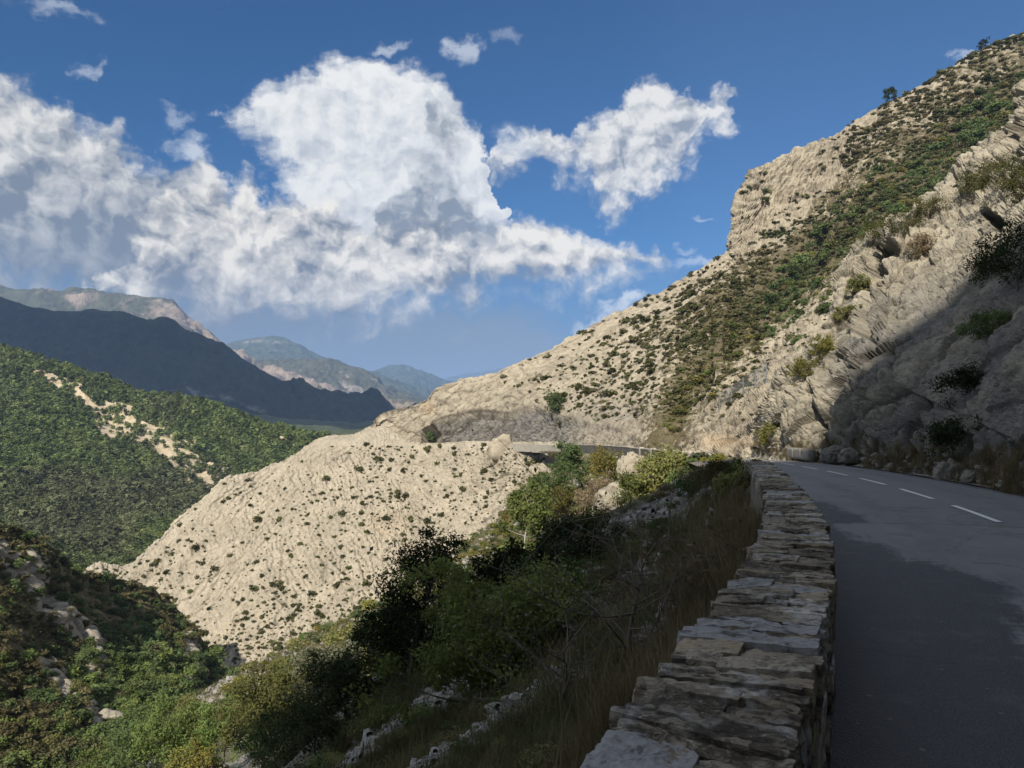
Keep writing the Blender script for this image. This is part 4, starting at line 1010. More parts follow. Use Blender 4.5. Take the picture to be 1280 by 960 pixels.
while s < send:
    y = float(np.interp(s, WS, WC[:, 1]))
    if y < 6: w = rr.choice((0.045, 0.07, 0.10, 0.14, 0.19, 0.09))
    elif y < 14: w = rr.choice((0.10, 0.15, 0.2, 0.26))
    else: w = rr.uniform(0.28, 0.5)
    if 1.55 < y < 1.75: w = 0.55
    pieces = [(-0.03 + rr.uniform(-0.045, 0.02), WW + rr.uniform(-0.02, 0.02))]
    big_pale = 1.55 < y < 1.75
    if big_pale: pieces = [(-0.01, 0.24), (0.245, WW + 0.01)]
    elif rr.random() < 0.62:
        c_ = rr.uniform(0.12, 0.34); pieces = [(pieces[0][0], c_), (c_ + 0.004, pieces[0][1])]
    for j, (ta, tb) in enumerate(pieces):
        top = WT + rr.uniform(-0.009, 0.009); hgt_ = rr.uniform(0.17, 0.21)
        sk = rr.uniform(-0.05, 0.05); g_ = 0.001
        C = np.zeros((2, 2, 2, 3))
        for b in (0, 1):      # v along the wall
            for a in (0, 1):  # u across
                for k in (0, 1):
                    C[a, b, k] = wall_pt(s + (w - g_) * b + sk * (a - 0.5) * 2, (ta, tb)[a], (top - hgt_, top + rr.uniform(-0.008, 0.008))[k])
        mat = M_cop
        if (big_pale and j == 0) or any(abs(y - q) < 0.09 for q in (3.02, 3.30, 3.95, 5.9, 8.3)) or (y > 7 and rr.random() < 0.08): mat = M_pale
        fr_ = (tb - ta) / 0.46
        if y < 4.5: res = (max(6, int(26 * fr_)), max(6, int(w / 0.008)), 8); amp = 0.016
        elif y < 9: res = (max(5, int(14 * fr_)), max(4, int(w / 0.02)), 4); amp = 0.018
        else: res = (5, 5, 2); amp = 0.02
        if big_pale: res = (24, 34, 6)
        stone_obj('coping_stone', C, res, amp, seed, mat, wall, 0.16, 0.0065); seed += 1
    s += w
# face stones on the road side and on the slope side
for side in (0, 1):
    for row in range(3):
        z0_ = (0.0 if side else -0.12) + row * 0.195; s = ws_of_y(0.6) - rr.uniform(0, 0.3)
        lim = ws_of_y(13 if side else 7)
        while s < lim:
            w = rr.uniform(0.22, 0.5)
            t0_, t1_ = ((WW - 0.16, WW - 0.005 + rr.uniform(-0.012, 0.02)) if side else (0.0 + rr.uniform(-0.03, 0.01), 0.16))
            C = np.zeros((2, 2, 2, 3))
            for b in (0, 1):
                for a in (0, 1):
                    for k in (0, 1):
                        C[a, b, k] = wall_pt(s + (w - 0.02) * b, (t0_, t1_)[a], z0_ + (0.0, 0.183)[k] + rr.uniform(-0.006, 0.006))
            stone_obj('face_stone', C, (3, 6, 4), 0.014, seed, M_cop, wall, 0.3); seed += 1
            s += w
# mortared core that carries the stones
sv_ = np.arange(ws_of_y(-8), ws_of_y(17.35), 0.25)
prof = [(0.05, -0.9), (0.05, 0.56), (WW - 0.05, 0.56), (WW - 0.05, -0.2)]
Pc = np.array([[wall_pt(q, t, z) for t, z in prof] for q in sv_], np.float32)
Pc = np.repeat(Pc, 1, axis=1)
core = surf('mortar_core', Pc, M_grit, kind=None, parent=wall, smooth=False)
# plain stones beyond the reach of single stones, and behind the camera
far_parts = []
for lo, hi in ((ws_of_y(-8), ws_of_y(0.4)),):
    s = lo
    while s < hi:
        C = np.zeros((2, 2, 2, 3))
        for b in (0, 1):
            for a in (0, 1):
                for k in (0, 1): C[a, b, k] = wall_pt(s + 0.33 * b, (-0.02, WW)[a], (-0.1, WT)[k])
        X, F, u, v = stone_mesh(C, 4, 4, 4, 0.02, s); far_parts.append((X, F)); s += 0.34
V, F = mesh_join(far_parts)
o = make_obj('coping_row', mesh_from('coping_row', V, F), M_cop, wall)
print('wall', round(time.time() - T0, 1), seed)

# ------------------------------------------------------------------ far parapets round the bend
m, g, out = new_mat('dark_masonry')
co = g.node('ShaderNodeTexCoord').outputs['Object']
v_ = g.voro(g.vmath('MULTIPLY', co, (1, 1, 1.6)), 2.4, out='Color'); e_ = g.voro(g.vmath('MULTIPLY', co, (1, 1, 1.6)), 2.4, 'DISTANCE_TO_EDGE')
c = g.mix(0.5, (0.115, 0.11, 0.10), v_, 'MULTIPLY'); c = g.mix(g.ramp(e_, 0, 0.08, 0.5, 0), c, (0.16, 0.15, 0.13))
c = g.mix(g.ramp(g.noise(co, 1.4, 5, 0.6), 0.5, 0.7), c, (0.14, 0.12, 0.08))
diffuse(g, out, c, bump(g, e_, 0.6, 0.05))
M_mas = m
m, g, out = new_mat('pale_masonry')
co = g.node('ShaderNodeTexCoord').outputs['Object']
c = g.mix(g.ramp(g.noise(co, 3.0, 6, 0.7), 0.35, 0.65), (0.50, 0.46, 0.38), (0.28, 0.25, 0.20))
diffuse(g, out, c, bump(g, g.noise(co, 8, 5, 0.7), 0.6, 0.05))
M_pmas = m
def box_along(s0, s1, t0, t1, z0, z1, ds=1.5):
    n = max(2, int((s1 - s0) / ds) + 1)
    P = []
    for q in np.linspace(s0, s1, n):
        a = [road_pt(q, t, z) for t, z in ((t0, z0), (t0, z1), (t1, z1), (t1, z0))]
        P.append(a)
    P = np.array(P, float).reshape(n, 4, 3)
    V = P.reshape(-1, 3); F = []
    for i in range(n - 1):
        for k in range(4):
            F.append((i * 4 + k, (i + 1) * 4 + k, (i + 1) * 4 + (k + 1) % 4, i * 4 + (k + 1) % 4))
    F += [(3, 2, 1, 0), ((n - 1) * 4, (n - 1) * 4 + 1, (n - 1) * 4 + 2, (n - 1) * 4 + 3)]
    return V, np.array(F)
def s_near(x, y): return float(RS[np.argmin(np.hypot(RL[:, 0] - x, RL[:, 1] - y))])
def add_box(name, args, mat, parent, jitter=0.0):
    V, F = box_along(*args)
    if jitter: V = V + jitter * np.stack([fbm(V, 1.5, 2, off=k * 5.0) for k in range(3)], -1)
    return make_obj(name, mesh_from(name, V, F, False), mat, parent)
w2 = make_obj('crenellated_parapet', None)
tag(w2, 'dark stone parapet with pale upright blocks carrying the road round the bend', 'wall')
sa, sb = s_near(17.0, 67), s_near(20.2, 118)
add_box('retaining_wall', (sa, sb, -0.62, -0.02, -4.2, 0.62), M_mas, w2, 0.08)
add_box('top_course', (sa, sb, -0.68, 0.03, 0.625, 0.74), M_pmas, w2, 0.03)
q = sa + 1.5
while q < sb - 1:
    add_box('parapet_block', (q, q + 0.6, -0.74, 0.04, -0.50, 0.90), M_pmas, w2, 0.05)
    add_box('block_foot', (q - 0.15, q + 0.6, -0.9, -0.64, -0.75, -0.51), M_pmas, w2, 0.03)
    q += 6.3
w3 = make_obj('far_parapet', None)
tag(w3, 'plain grey roadside parapet beyond the bend, between the green bushes and the grey overhang', 'wall')
add_box('wall_body', (sb + 0.3, s_near(12.6, 160), -0.6, 0.0, -1.3, 0.66), M_mas, w3, 0.06)
add_box('top_course', (sb + 0.3, s_near(12.6, 160), -0.66, 0.05, 0.665, 0.80), M_pmas, w3, 0.03)
w4 = make_obj('low_parapet', None)
tag(w4, 'low pale parapet of the road under the grey overhang on the spur', 'wall')
add_box('wall_body', (s_near(12.6, 160) + 1, RS[-1] - 1, -0.5, 0.0, -1.6, 0.42), M_pmas, w4, 0.15)
# low concrete block at the foot of the cliff
w5 = make_obj('concrete_barrier', None, loc=(0, 0, 0))
tag(w5, 'low pale concrete barrier at the foot of the cliff where the road bends away', 'barrier')
def quad_box(name, c, dirv, L, T, H, mat, parent, z0=0.0, nu=8):
    d = np.array((*dirv, 0.0)); d /= np.linalg.norm(d); n = np.array((-d[1], d[0], 0))
    C = np.zeros((2, 2, 2, 3))
    for i in (0, 1):
        for j in (0, 1):
            for k in (0, 1): C[i, j, k] = np.array(c) + d * L * (i - .5) + n * T * (j - .5) + np.array((0, 0, z0 + H * k))
    return stone_obj(name, C, (nu, 3, 4), 0.02, L * 3, mat, parent, 0.2)
cc = at(1010, 572, 38.0)
dirn = np.array(at(1024, 574, 36.0)) - np.array(at(997, 571, 40.0))
for i in range(3):
    c0 = np.array(cc) + np.array((dirn[0], dirn[1], 0)) / np.linalg.norm(dirn[:2]) * (i - 1) * 1.45
    quad_box('barrier_block', (c0[0] - 0.4, c0[1], -0.15), dirn[:2], 1.4, 0.35, 0.55, M_conc, w5)

# boulders
def boulder(name, c, size, seed, mat, label, n=28, group=None, rot=0.0, amp=0.22, veg=0.0, grey=0.0):
    th = np.linspace(0, 2 * np.pi, 2 * n, endpoint=False); ph = np.linspace(0.02, np.pi - 0.02, n)
    T, Pp = np.meshgrid(th, ph, indexing='ij')
    U = np.stack([np.sin(Pp) * np.cos(T), np.sin(Pp) * np.sin(T), np.cos(Pp)], -1)
    U = np.sign(U) * np.abs(U) ** 0.75
    U = U + 0.10 * np.stack([fbm(U, 0.45, 4, 0.6, ridged=True, off=seed + k * 3.3) for k in range(3)], -1)
    r = 1 + amp * 1.3 * (fbm(U * 1.0, 1.1, 3, off=seed) * 1.3 + 0.8 * blocks(U.astype(np.float32) + seed * 3, ((1, .3, .2), (-.3, 1, .2), (0, -.3, 1)), (0.9, 0.45, 0.6), 0.4, 0.7))
    X = U * r[..., None] * np.array(size)
    cs, sn = math.cos(rot), math.sin(rot)
    X = np.stack([X[..., 0] * cs - X[..., 1] * sn, X[..., 0] * sn + X[..., 1] * cs, X[..., 2]], -1)
    i = np.arange(2 * n * n).reshape(2 * n, n); j = np.roll(i, -1, axis=0)
    F = np.stack([i[:, :-1], i[:, 1:], j[:, 1:], j[:, :-1]], -1).reshape(-1, 4)
    me = mesh_from(name, X.reshape(-1, 3), F[:, ::-1], True)
    for k in ('veg', 'ochre', 'grey'):
        a = me.attributes.new(k, 'FLOAT', 'POINT'); a.data.foreach_set('value', np.full(len(X.reshape(-1, 3)), {'veg': veg, 'ochre': 0.0, 'grey': grey}[k], np.float32))
    o = make_obj(name, me, mat, loc=c)
    return tag(o, label, 'rock', group)

# ------------------------------------------------------------------ plants
def leaf_cloud(n, radii, leaf, seed, lumps=9, lump_r=0.5, up=0.3, aspect=0.55, fill=0.35, droop=0.0, base=0.0):
    """crown of many small leaf faces spread through lumps of an uneven ellipsoid; centre at the origin"""
    r = np.random.default_rng(seed)
    U = r.normal(size=(lumps, 3)); U /= np.linalg.norm(U, axis=1, keepdims=True); U[:, 2] = np.abs(U[:, 2]) * 0.9 - 0.25 + base
    C = U * (1 - lump_r * 0.75) * r.uniform(0.55, 1.08, (lumps, 1))
    k = r.integers(0, lumps, n)
    d = r.normal(size=(n, 3)); d /= np.linalg.norm(d, axis=1, keepdims=True)
    rad = np.where(r.random(n) < fill, r.random(n) ** 0.5, r.uniform(0.78, 1.12, n))
    lr = lump_r * r.uniform(0.6, 1.15, lumps)
    X = (C[k] + d * rad[:, None] * lr[k][:, None]) * np.array(radii)
    X[:, 2] -= droop * np.hypot(X[:, 0], X[:, 1])
    nrm = d + r.normal(size=(n, 3)) * 0.7 + np.array((0, 0, up)); nrm /= np.linalg.norm(nrm, axis=1, keepdims=True)
    a = np.cross(nrm, r.normal(size=(n, 3))); a /= np.linalg.norm(a, axis=1, keepdims=True); b = np.cross(nrm, a)
    s = leaf * r.uniform(0.6, 1.35, (n, 1))
    V = np.stack([X - a * s, X - b * s * aspect, X + a * s, X + b * s * aspect], 1).reshape(-1, 3)
    return V, np.arange(4 * n).reshape(n, 4)
def leaf_mesh(name, *a, **k):
    V, F = leaf_cloud(*a, **k); return mesh_from(name, V, F, False)
def tube(pts, rad, k=6):
    pts = np.array(pts, float); n = len(pts); rad = np.interp(np.linspace(0, 1, n), np.linspace(0, 1, len(rad)), rad)
    T = np.gradient(pts, axis=0); T /= np.linalg.norm(T, axis=1, keepdims=True) + 1e-9
    up = np.array((0.3, 0.8, 0.2)); A = np.cross(T, up); A /= np.linalg.norm(A, axis=1, keepdims=True); B = np.cross(T, A)
    th = np.linspace(0, 2 * np.pi, k, endpoint=False)
    V = (pts[:, None] + rad[:, None, None] * (np.cos(th)[None, :, None] * A[:, None] + np.sin(th)[None, :, None] * B[:, None])).reshape(-1, 3)
    i = np.arange(n * k).reshape(n, k); j = np.roll(i, -1, 1)
    F = np.stack([i[:-1], j[:-1], j[1:], i[1:]], -1).reshape(-1, 4)
    return V, F
def limbs(h, spread, seed, n=9, r0=0.12, lean=(0, 0), sub=3, top=0.92, start=0.12, wander=0.08):
    """tapered trunk with limbs that fork"""
    r = np.random.default_rng(seed); parts = []
    t = np.linspace(0, 1, 9)
    trunk = np.stack([lean[0] * t + wander * h * np.sin(t * 5 + seed) * t, lean[1] * t + wander * h * np.cos(t * 4 + seed) * t, h * top * t], 1)
    parts.append(tube(trunk, [r0, r0 * 0.75, r0 * 0.45, r0 * 0.12]))
    tips = []
    for i in range(n):
        f = start + (0.9 - start) * (i + r.random() * 0.6) / n
        p = np.array([np.interp(f, t, trunk[:, q]) for q in range(3)])
        a = i * 2.4 + r.random(); L = spread * r.uniform(0.6, 1.05) * (1 - 0.45 * f)
        e = p + np.array((math.cos(a) * L, math.sin(a) * L, L * r.uniform(0.25, 0.9)))
        m = (p + e) / 2 + r.normal(size=3) * 0.1 * L - np.array((0, 0, 0.08 * L))
        q = np.linspace(0, 1, 6)[:, None]
        line = (1 - q) ** 2 * p + 2 * q * (1 - q) * m + q ** 2 * e
        parts.append(tube(line, [r0 * 0.42, r0 * 0.2, r0 * 0.07], 5)); tips.append(e)
        for s in range(sub):
            u = r.uniform(0.35, 0.95); b = (1 - u) ** 2 * p + 2 * u * (1 - u) * m + u ** 2 * e
            c_ = b + r.normal(size=3) * L * 0.32 + np.array((0, 0, 0.12 * L))
            parts.append(tube([b, (b + c_) / 2 + r.normal(size=3) * 0.04 * L, c_], [r0 * 0.16, r0 * 0.05], 4)); tips.append(c_)
    V, F = mesh_join(parts)
    return V, F, np.array(tips)
def tip_leaves(tips, n, rad, leaf, seed, aspect=0.5, up=0.3, squash=0.8):
    r = np.random.default_rng(seed)
    k = r.integers(0, len(tips), n)
    d = r.normal(size=(n, 3)); d /= np.linalg.norm(d, axis=1, keepdims=True)
    X = tips[k] + d * (r.random((n, 1)) ** 0.6) * rad * np.array((1, 1, squash)) * r.uniform(0.5, 1.2, len(tips))[k][:, None]
    nrm = d + r.normal(size=(n, 3)) * 0.8 + np.array((0, 0, up)); nrm /= np.linalg.norm(nrm, axis=1, keepdims=True)
    a = np.cross(nrm, r.normal(size=(n, 3))); a /= np.linalg.norm(a, axis=1, keepdims=True); b = np.cross(nrm, a)
    s = leaf * r.uniform(0.6, 1.4, (n, 1))
    V = np.stack([X - a * s, X - b * s * aspect, X + a * s, X + b * s * aspect], 1).reshape(-1, 3)
    return V, np.arange(4 * n).reshape(n, 4)

M_box = leaf_mat('boxwood_leaf', (0.070, 0.078, 0.030), (0.115, 0.115, 0.045), 0.9)
M_heath = leaf_mat('brown_shrub_leaf', (0.12, 0.105, 0.052), (0.18, 0.165, 0.08), 0.5, c3=(0.10, 0.11, 0.05))
M_green = leaf_mat('green_leaf', (0.11, 0.155, 0.045), (0.18, 0.22, 0.07), 0.8)
M_dgreen = leaf_mat('deep_green_leaf', (0.085, 0.12, 0.045), (0.14, 0.18, 0.07), 0.5)
M_olive = leaf_mat('olive_leaf', (0.13, 0.14, 0.045), (0.22, 0.22, 0.085), 0.9)
M_yell = leaf_mat('yellowing_leaf', (0.20, 0.17, 0.045), (0.16, 0.17, 0.05), 0.5)
M_silver = leaf_mat('silvery_leaf', (0.24, 0.24, 0.16), (0.13, 0.15, 0.08), 1.2)
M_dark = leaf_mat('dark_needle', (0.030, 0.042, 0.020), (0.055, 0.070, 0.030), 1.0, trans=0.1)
M_rust = leaf_mat('russet_leaf', (0.155, 0.135, 0.065), (0.145, 0.14, 0.062), 0.5)
M_pink = leaf_mat('dry_twig_leaf', (0.30, 0.22, 0.15), (0.22, 0.19, 0.10), 1.0)
M_forest = leaf_mat('forest_leaf', (0.115, 0.150, 0.060), (0.18, 0.22, 0.075), 0.06, trans=0.3, objvar=0.62, c3=(0.145, 0.155, 0.08))
M_straw = leaf_mat('dry_grass_blade', (0.23, 0.185, 0.105), (0.13, 0.11, 0.06), 1.5, trans=0.3)
M_bark, g, out = new_mat('bark')
co = g.node('ShaderNodeTexCoord').outputs['Object']
diffuse(g, out, g.mix(g.noise(co, 8.0, 5, 0.6), (0.07, 0.058, 0.045), (0.20, 0.17, 0.14)), bump(g, g.noise(co, 25.0, 4, 0.6), 0.6, 0.01))

# --- picking places on the built ground
def grid_normals(P):
    n = normals(P)
    return -n if n[..., 2].mean() < 0 else n
def areas(P):
    px, py = proj(P)
    a = 0.5 * np.abs((px[1:, 1:] - px[:-1, :-1]) * (py[1:, :-1] - py[:-1, 1:]) - (px[1:, :-1] - px[:-1, 1:]) * (py[1:, 1:] - py[:-1, :-1]))
    return a
def cells(P):
    """pixel centres and facing test of every grid cell"""
    c = 0.25 * (P[1:, 1:] + P[:-1, :-1] + P[1:, :-1] + P[:-1, 1:])
    n = np.cross(P[1:, 1:] - P[:-1, :-1], P[1:, :-1] - P[:-1, 1:])
    if n[..., 2].mean() < 0: n = -n
    face = ((np.array((0, 0, EYE)) - c) * n).sum(-1) > 0
    return c, face
def pick(P, dens, n, seed, min_px=0.0, cols=None):
    """n points on a surface, spread by a density per picture area"""
    r = np.random.default_rng(seed)
    c, face = cells(P); a = areas(P); px, py = proj(c)
    w = a * face * np.clip(dens(px, py, c), 0, None) * (px > -60) * (px < 1340) * (py > -40) * (py < 1010)
    if cols is not None: w[:, :cols[0]] = 0; w[:, cols[1]:] = 0
    w = w.ravel(); tot = w.sum()
    if tot <= 0: return np.zeros((0, 3))
    idx = r.choice(w.size, size=n, p=w / tot)
    i, j = np.unravel_index(idx, a.shape)
    u, v = r.random(n)[:, None], r.random(n)[:, None]
    X = P[i, j] * (1 - u) * (1 - v) + P[i + 1, j] * u * (1 - v) + P[i, j + 1] * (1 - u) * v + P[i + 1, j + 1] * u * v
    if min_px:
        qx, qy = proj(X); keep = []; grid = {}
        for k in range(n):
            g_ = (int(qx[k] // min_px), int(qy[k] // min_px)); ok = True
            for dx_ in (-1, 0, 1):
                for dy_ in (-1, 0, 1):
                    for m_ in grid.get((g_[0] + dx_, g_[1] + dy_), ()):
                        if (qx[k] - qx[m_]) ** 2 + (qy[k] - qy[m_]) ** 2 < min_px ** 2: ok = False
            if ok: keep.append(k); grid.setdefault(g_, []).append(k)
        X = X[keep]
    return X
def anchor(P, x, y, near=True):
    """point of a surface seen at a photo pixel"""
    c, face = cells(P); px, py = proj(c)
    d = np.hypot(px - x, py - y) + (~face) * 1e3
    m = d.min(); cand = np.argwhere(d < m + 1.5)
    dist = c[cand[:, 0], cand[:, 1], 1]
    i, j = cand[np.argmin(dist)]
    return c[i, j]

def gn_scatter(name, pts, size, mesh, mat, seed, tilt=0.15, squash=None):
    """stuff only: many copies of one small mesh on points"""
    r = np.random.default_rng(seed); n = len(pts)
    if n == 0: return
    src = bpy.data.objects.new(name + '_source', mesh)
    if not mesh.materials: mesh.materials.append(mat)
    me = bpy.data.meshes.new(name); me.vertices.add(n); me.vertices.foreach_set('co', np.asarray(pts, np.float32).ravel())
    sc = np.asarray(size, np.float32)[:, None] * np.ones((1, 3), np.float32) * r.uniform(0.85, 1.15, (n, 3)).astype(np.float32)
    if squash is not None: sc[:, 2] *= squash
    at_ = me.attributes.new('scl', 'FLOAT_VECTOR', 'POINT'); at_.data.foreach_set('vector', sc.ravel())
    rot = np.stack([r.uniform(-tilt, tilt, n), r.uniform(-tilt, tilt, n), r.uniform(0, 6.28, n)], 1).astype(np.float32)
    at_ = me.attributes.new('rot', 'FLOAT_VECTOR', 'POINT'); at_.data.foreach_set('vector', rot.ravel())
    o = make_obj(name, me); o['kind'] = 'stuff'
    t = bpy.data.node_groups.new(name, 'GeometryNodeTree')
    t.interface.new_socket('Geometry', in_out='INPUT', socket_type='NodeSocketGeometry')
    t.interface.new_socket('Geometry', in_out='OUTPUT', socket_type='NodeSocketGeometry')
    N_ = t.nodes; L_ = t.links
    gi = N_.new('NodeGroupInput'); go = N_.new('NodeGroupOutput')
    m2p = N_.new('GeometryNodeMeshToPoints'); ip = N_.new('GeometryNodeInstanceOnPoints'); oi = N_.new('GeometryNodeObjectInfo')
    oi.inputs['Object'].default_value = src; oi.inputs['As Instance'].default_value = True
    a1 = N_.new('GeometryNodeInputNamedAttribute'); a1.data_type = 'FLOAT_VECTOR'; a1.inputs['Name'].default_value = 'scl'
    a2 = N_.new('GeometryNodeInputNamedAttribute'); a2.data_type = 'FLOAT_VECTOR'; a2.inputs['Name'].default_value = 'rot'
    L_.new(gi.outputs[0], m2p.inputs[0]); L_.new(m2p.outputs[0], ip.inputs['Points']); L_.new(oi.outputs['Geometry'], ip.inputs['Instance'])
    L_.new(a1.outputs[0], ip.inputs['Scale']); L_.new(a2.outputs[0], ip.inputs['Rotation'])
    L_.new(ip.outputs[0], go.inputs[0])
    mod = o.modifiers.new('scatter', 'NODES'); mod.node_group = t
    return o
ORD = ['', 'second ', 'third ', 'fourth ', 'fifth ', 'sixth ', 'seventh ', 'eighth ', 'ninth ', 'tenth ', 'eleventh ', 'twelfth ']
def describe(pts, size, desc, marks):
    """a label for each plant: its size class, bearing from the nearest thing one can find, then its order from the left"""
    px, py = proj(np.asarray(pts)); s = np.asarray(size) / np.asarray(pts)[:, 1] * FPX
    q = np.quantile(s, (0.25, 0.55, 0.85)) if len(s) > 3 else (0, 0, 1e9)
    base = []
    for x, y, z in zip(px, py, s):
        w = ('tiny', 'small', 'medium', 'large')[int(np.searchsorted(q, z))]
        mx_, my_, mt = min(marks, key=lambda m: math.hypot(m[0] - x, m[1] - y)); d = math.hypot(mx_ - x, my_ - y)
        k = int(round(math.degrees(math.atan2(my_ - y, x - mx_)) / 45)) % 8
        di = ('right of', 'up right of', 'above', 'up left of', 'left of', 'down left of', 'below', 'down right of')[k]
        base.append((w, ('just ' if d < 26 else 'well ' if d > 60 else '') + di, mt))
    out = [None] * len(base); grp = {}
    for i, b_ in enumerate(base): grp.setdefault(b_, []).append(i)
    for b_, ii in grp.items():
        ii.sort(key=lambda i: px[i])
        for n, i in enumerate(ii):
            t = '%s %s %s %s' % (b_[0], desc, b_[1], b_[2])
            if len(ii) > 1: t = ('leftmost ' if n == 0 else (ORD[n] if n < len(ORD) else '%dth ' % (n + 1)) + 'of the ') + t
            out[i] = t
    return out
def individuals(name, pts, size, meshes, desc, cat, group, seed, squash=1.0, sink=0.15, marks=()):
    """separate top-level plants, sharing mesh data"""
    r = random.Random(seed)
    if len(pts) == 0: return
    for p, s, lb in zip(pts, size, describe(pts, size, desc, marks)):
        o = bpy.data.objects.new(name, meshes[r.randrange(len(meshes))]); COL.objects.link(o)
        o.location = (float(p[0]), float(p[1]), float(p[2]) + float(s) * (0.35 - sink) * squash)
        q = r.uniform(0.8, 1.2)
        o.scale = (float(s) * q, float(s) / q, float(s) * squash * r.uniform(0.8, 1.15)); o.rotation_euler = (r.uniform(-.15, .15), r.uniform(-.15, .15), r.uniform(0, 6.28))
        tag(o, lb, cat, group)
MK_SLAB = [(128, 712, "the slab's lowest tip"), (282, 604, "the slab's ridge"), (404, 550, "the ridge notch"), (470, 540, "the slab's top corner"), (535, 548, "the dark hollow"), (628, 545, "the pale rock knob"), (300, 700, "the slab's middle"), (400, 680, "the slab's right middle"), (500, 660, "the brown gully"), (240, 790, "the slab's foot"), (420, 760, "the gully's lower end"), (540, 620, "the ochre patch"), (200, 740, "the slab's lower left")]
MK_MOUNT = [(600, 472, "the lowest skyline"), (700, 430, "the middle skyline"), (800, 376, "the lower skyline"), (910, 315, "the crag's foot"), (692, 505, "the streaked rock"), (770, 500, "the stony face"), (820, 440, "the brown strip"), (880, 400, "the crag's slope"), (650, 490, "the grey overhang"), (730, 460, "the dotted slope"), (860, 480, "the gully"), (940, 430, "the gully bushes")]
MK_BAND = [(1280, 120, "the gully's top"), (1180, 205, "the cliff's top bushes"), (1110, 262, "the bright rib"), (1040, 325, "the deep cleft"), (975, 385, "the gully's middle"), (905, 445, "the gully's lower part"), (850, 520, "the road bend")]
MK_GORGE = [(10, 690, "the upper left outcrop"), (60, 745, "the shaded cleft"), (115, 805, "the outcrop's lower end"), (60, 835, "the thin rock rib"), (150, 900, "the broad rock patch"), (238, 830, "the little gorge cliff"), (110, 735, "the slab tip"), (180, 775, "the russet crest"), (30, 930, "the bottom left corner"), (250, 900, "the pale strip"), (180, 850, "the gorge trees")]
MK_BANK = [(781, 620, "the pale boulder"), (790, 580, "the ochre rock"), (742, 620, "the dry pinkish bush"), (656, 640, "the white-trunked tree"), (832, 600, "the big rounded bush"), (700, 668, "the ochre patch"), (700, 570, "the far parapet"), (600, 720, "the dark evergreens"), (280, 860, "the pale rock strip"), (640, 700, "the spiky bushes"), (450, 800, "the silvery bush")]
MK_NEAR = [(925, 668, "the flat pale rock"), (745, 760, "the single pale stone"), (640, 830, "the light green tree"), (716, 690, "the round black bush"), (790, 820, "the bare bush"), (915, 592, "the mound"), (850, 790, "the dry bush"), (520, 840, "the tall evergreen"), (700, 920, "the thorny bush"), (820, 680, "the stony strip"), (560, 930, "the lower scree")]
def split_big(pts, size, n=300):
    """largest in the picture first"""
    k = np.argsort(-np.asarray(size) / pts[:, 1])
    return k[:n], k[n:]
def meshes(base, k, mat, *a, **kw):
    out_ = []
    for i in range(k):
        me = leaf_mesh(base, *a, seed=100 + i * 7 + len(base), **kw); me.materials.append(mat); out_.append(me)
    return out_

BOX = meshes('boxwood_bush', 4, M_box, 170, (0.55, 0.55, 0.5), 0.13, lumps=6)
HEA = meshes('brown_shrub', 4, M_heath, 170, (0.6, 0.6, 0.4), 0.13, lumps=7)
GRN = meshes('green_shrub', 4, M_dgreen, 500, (0.6, 0.6, 0.55), 0.075, lumps=9)
LGR = meshes('light_shrub', 4, M_green, 500, (0.6, 0.6, 0.55), 0.07, lumps=9)
OLV = meshes('olive_shrub', 4, M_olive, 500, (0.6, 0.6, 0.5), 0.07, lumps=9)
YEL = meshes('yellow_shrub', 3, M_yell, 500, (0.6, 0.6, 0.5), 0.07, lumps=9)
RUS = meshes('russet_shrub', 3, M_rust, 420, (0.6, 0.6, 0.5), 0.08, lumps=9)
SIL = meshes('silver_shrub', 3, M_silver, 450, (0.6, 0.6, 0.5), 0.055, lumps=9)
DRK = meshes('dark_shrub', 3, M_dark, 600, (0.6, 0.6, 0.6), 0.06, lumps=9)
PNK = meshes('dry_shrub', 2, M_pink, 900, (0.5, 0.5, 0.6), 0.035, lumps=9, aspect=0.25)
FOR = [leaf_mesh('forest_tree', 130, (0.5, 0.5, 0.6), 0.13, seed=900 + i, lumps=8, up=1.1) for i in range(3)]

# 1. dark cushions on the pale slab and on the spur
def d_slab(px, py, c):
    g1 = np.exp(-(pline(px, py, [(500, 640), (560, 655), (525, 690), (480, 740), (420, 785), (340, 820)]) / 16) ** 2)
    d = 0.5 + 0.9 * ss(px, 430, 520) + 0.3 * ss(py, 640, 560) * 0 + 2.2 * g1 + 0.8 * ss(py, 700, 790)
    nz = fbm(c, 22, 3)
    return d * (0.35 + 1.2 * ss(nz, -0.3, 0.4)) * (py > 557)
r_ = np.random.default_rng(3)
A = pick(SLAB, d_slab, 3600, 1, 3.0, (18, 400))
S = A[:, 1] / FPX * r_.choice([2.2, 3.4, 5, 7, 10], len(A), p=[.42, .30, .17, .08, .03]) * 1.2
b_, s_ = split_big(A, S)
individuals('boxwood_bush', A[b_], S[b_], BOX, 'dark cushion bush', 'bush', 'dark bushes dotted over the pale slab', 2, marks=MK_SLAB)
gn_scatter('slab_scrub', A[s_] + (0, 0, 0.05), S[s_], BOX[0], M_box, 4)
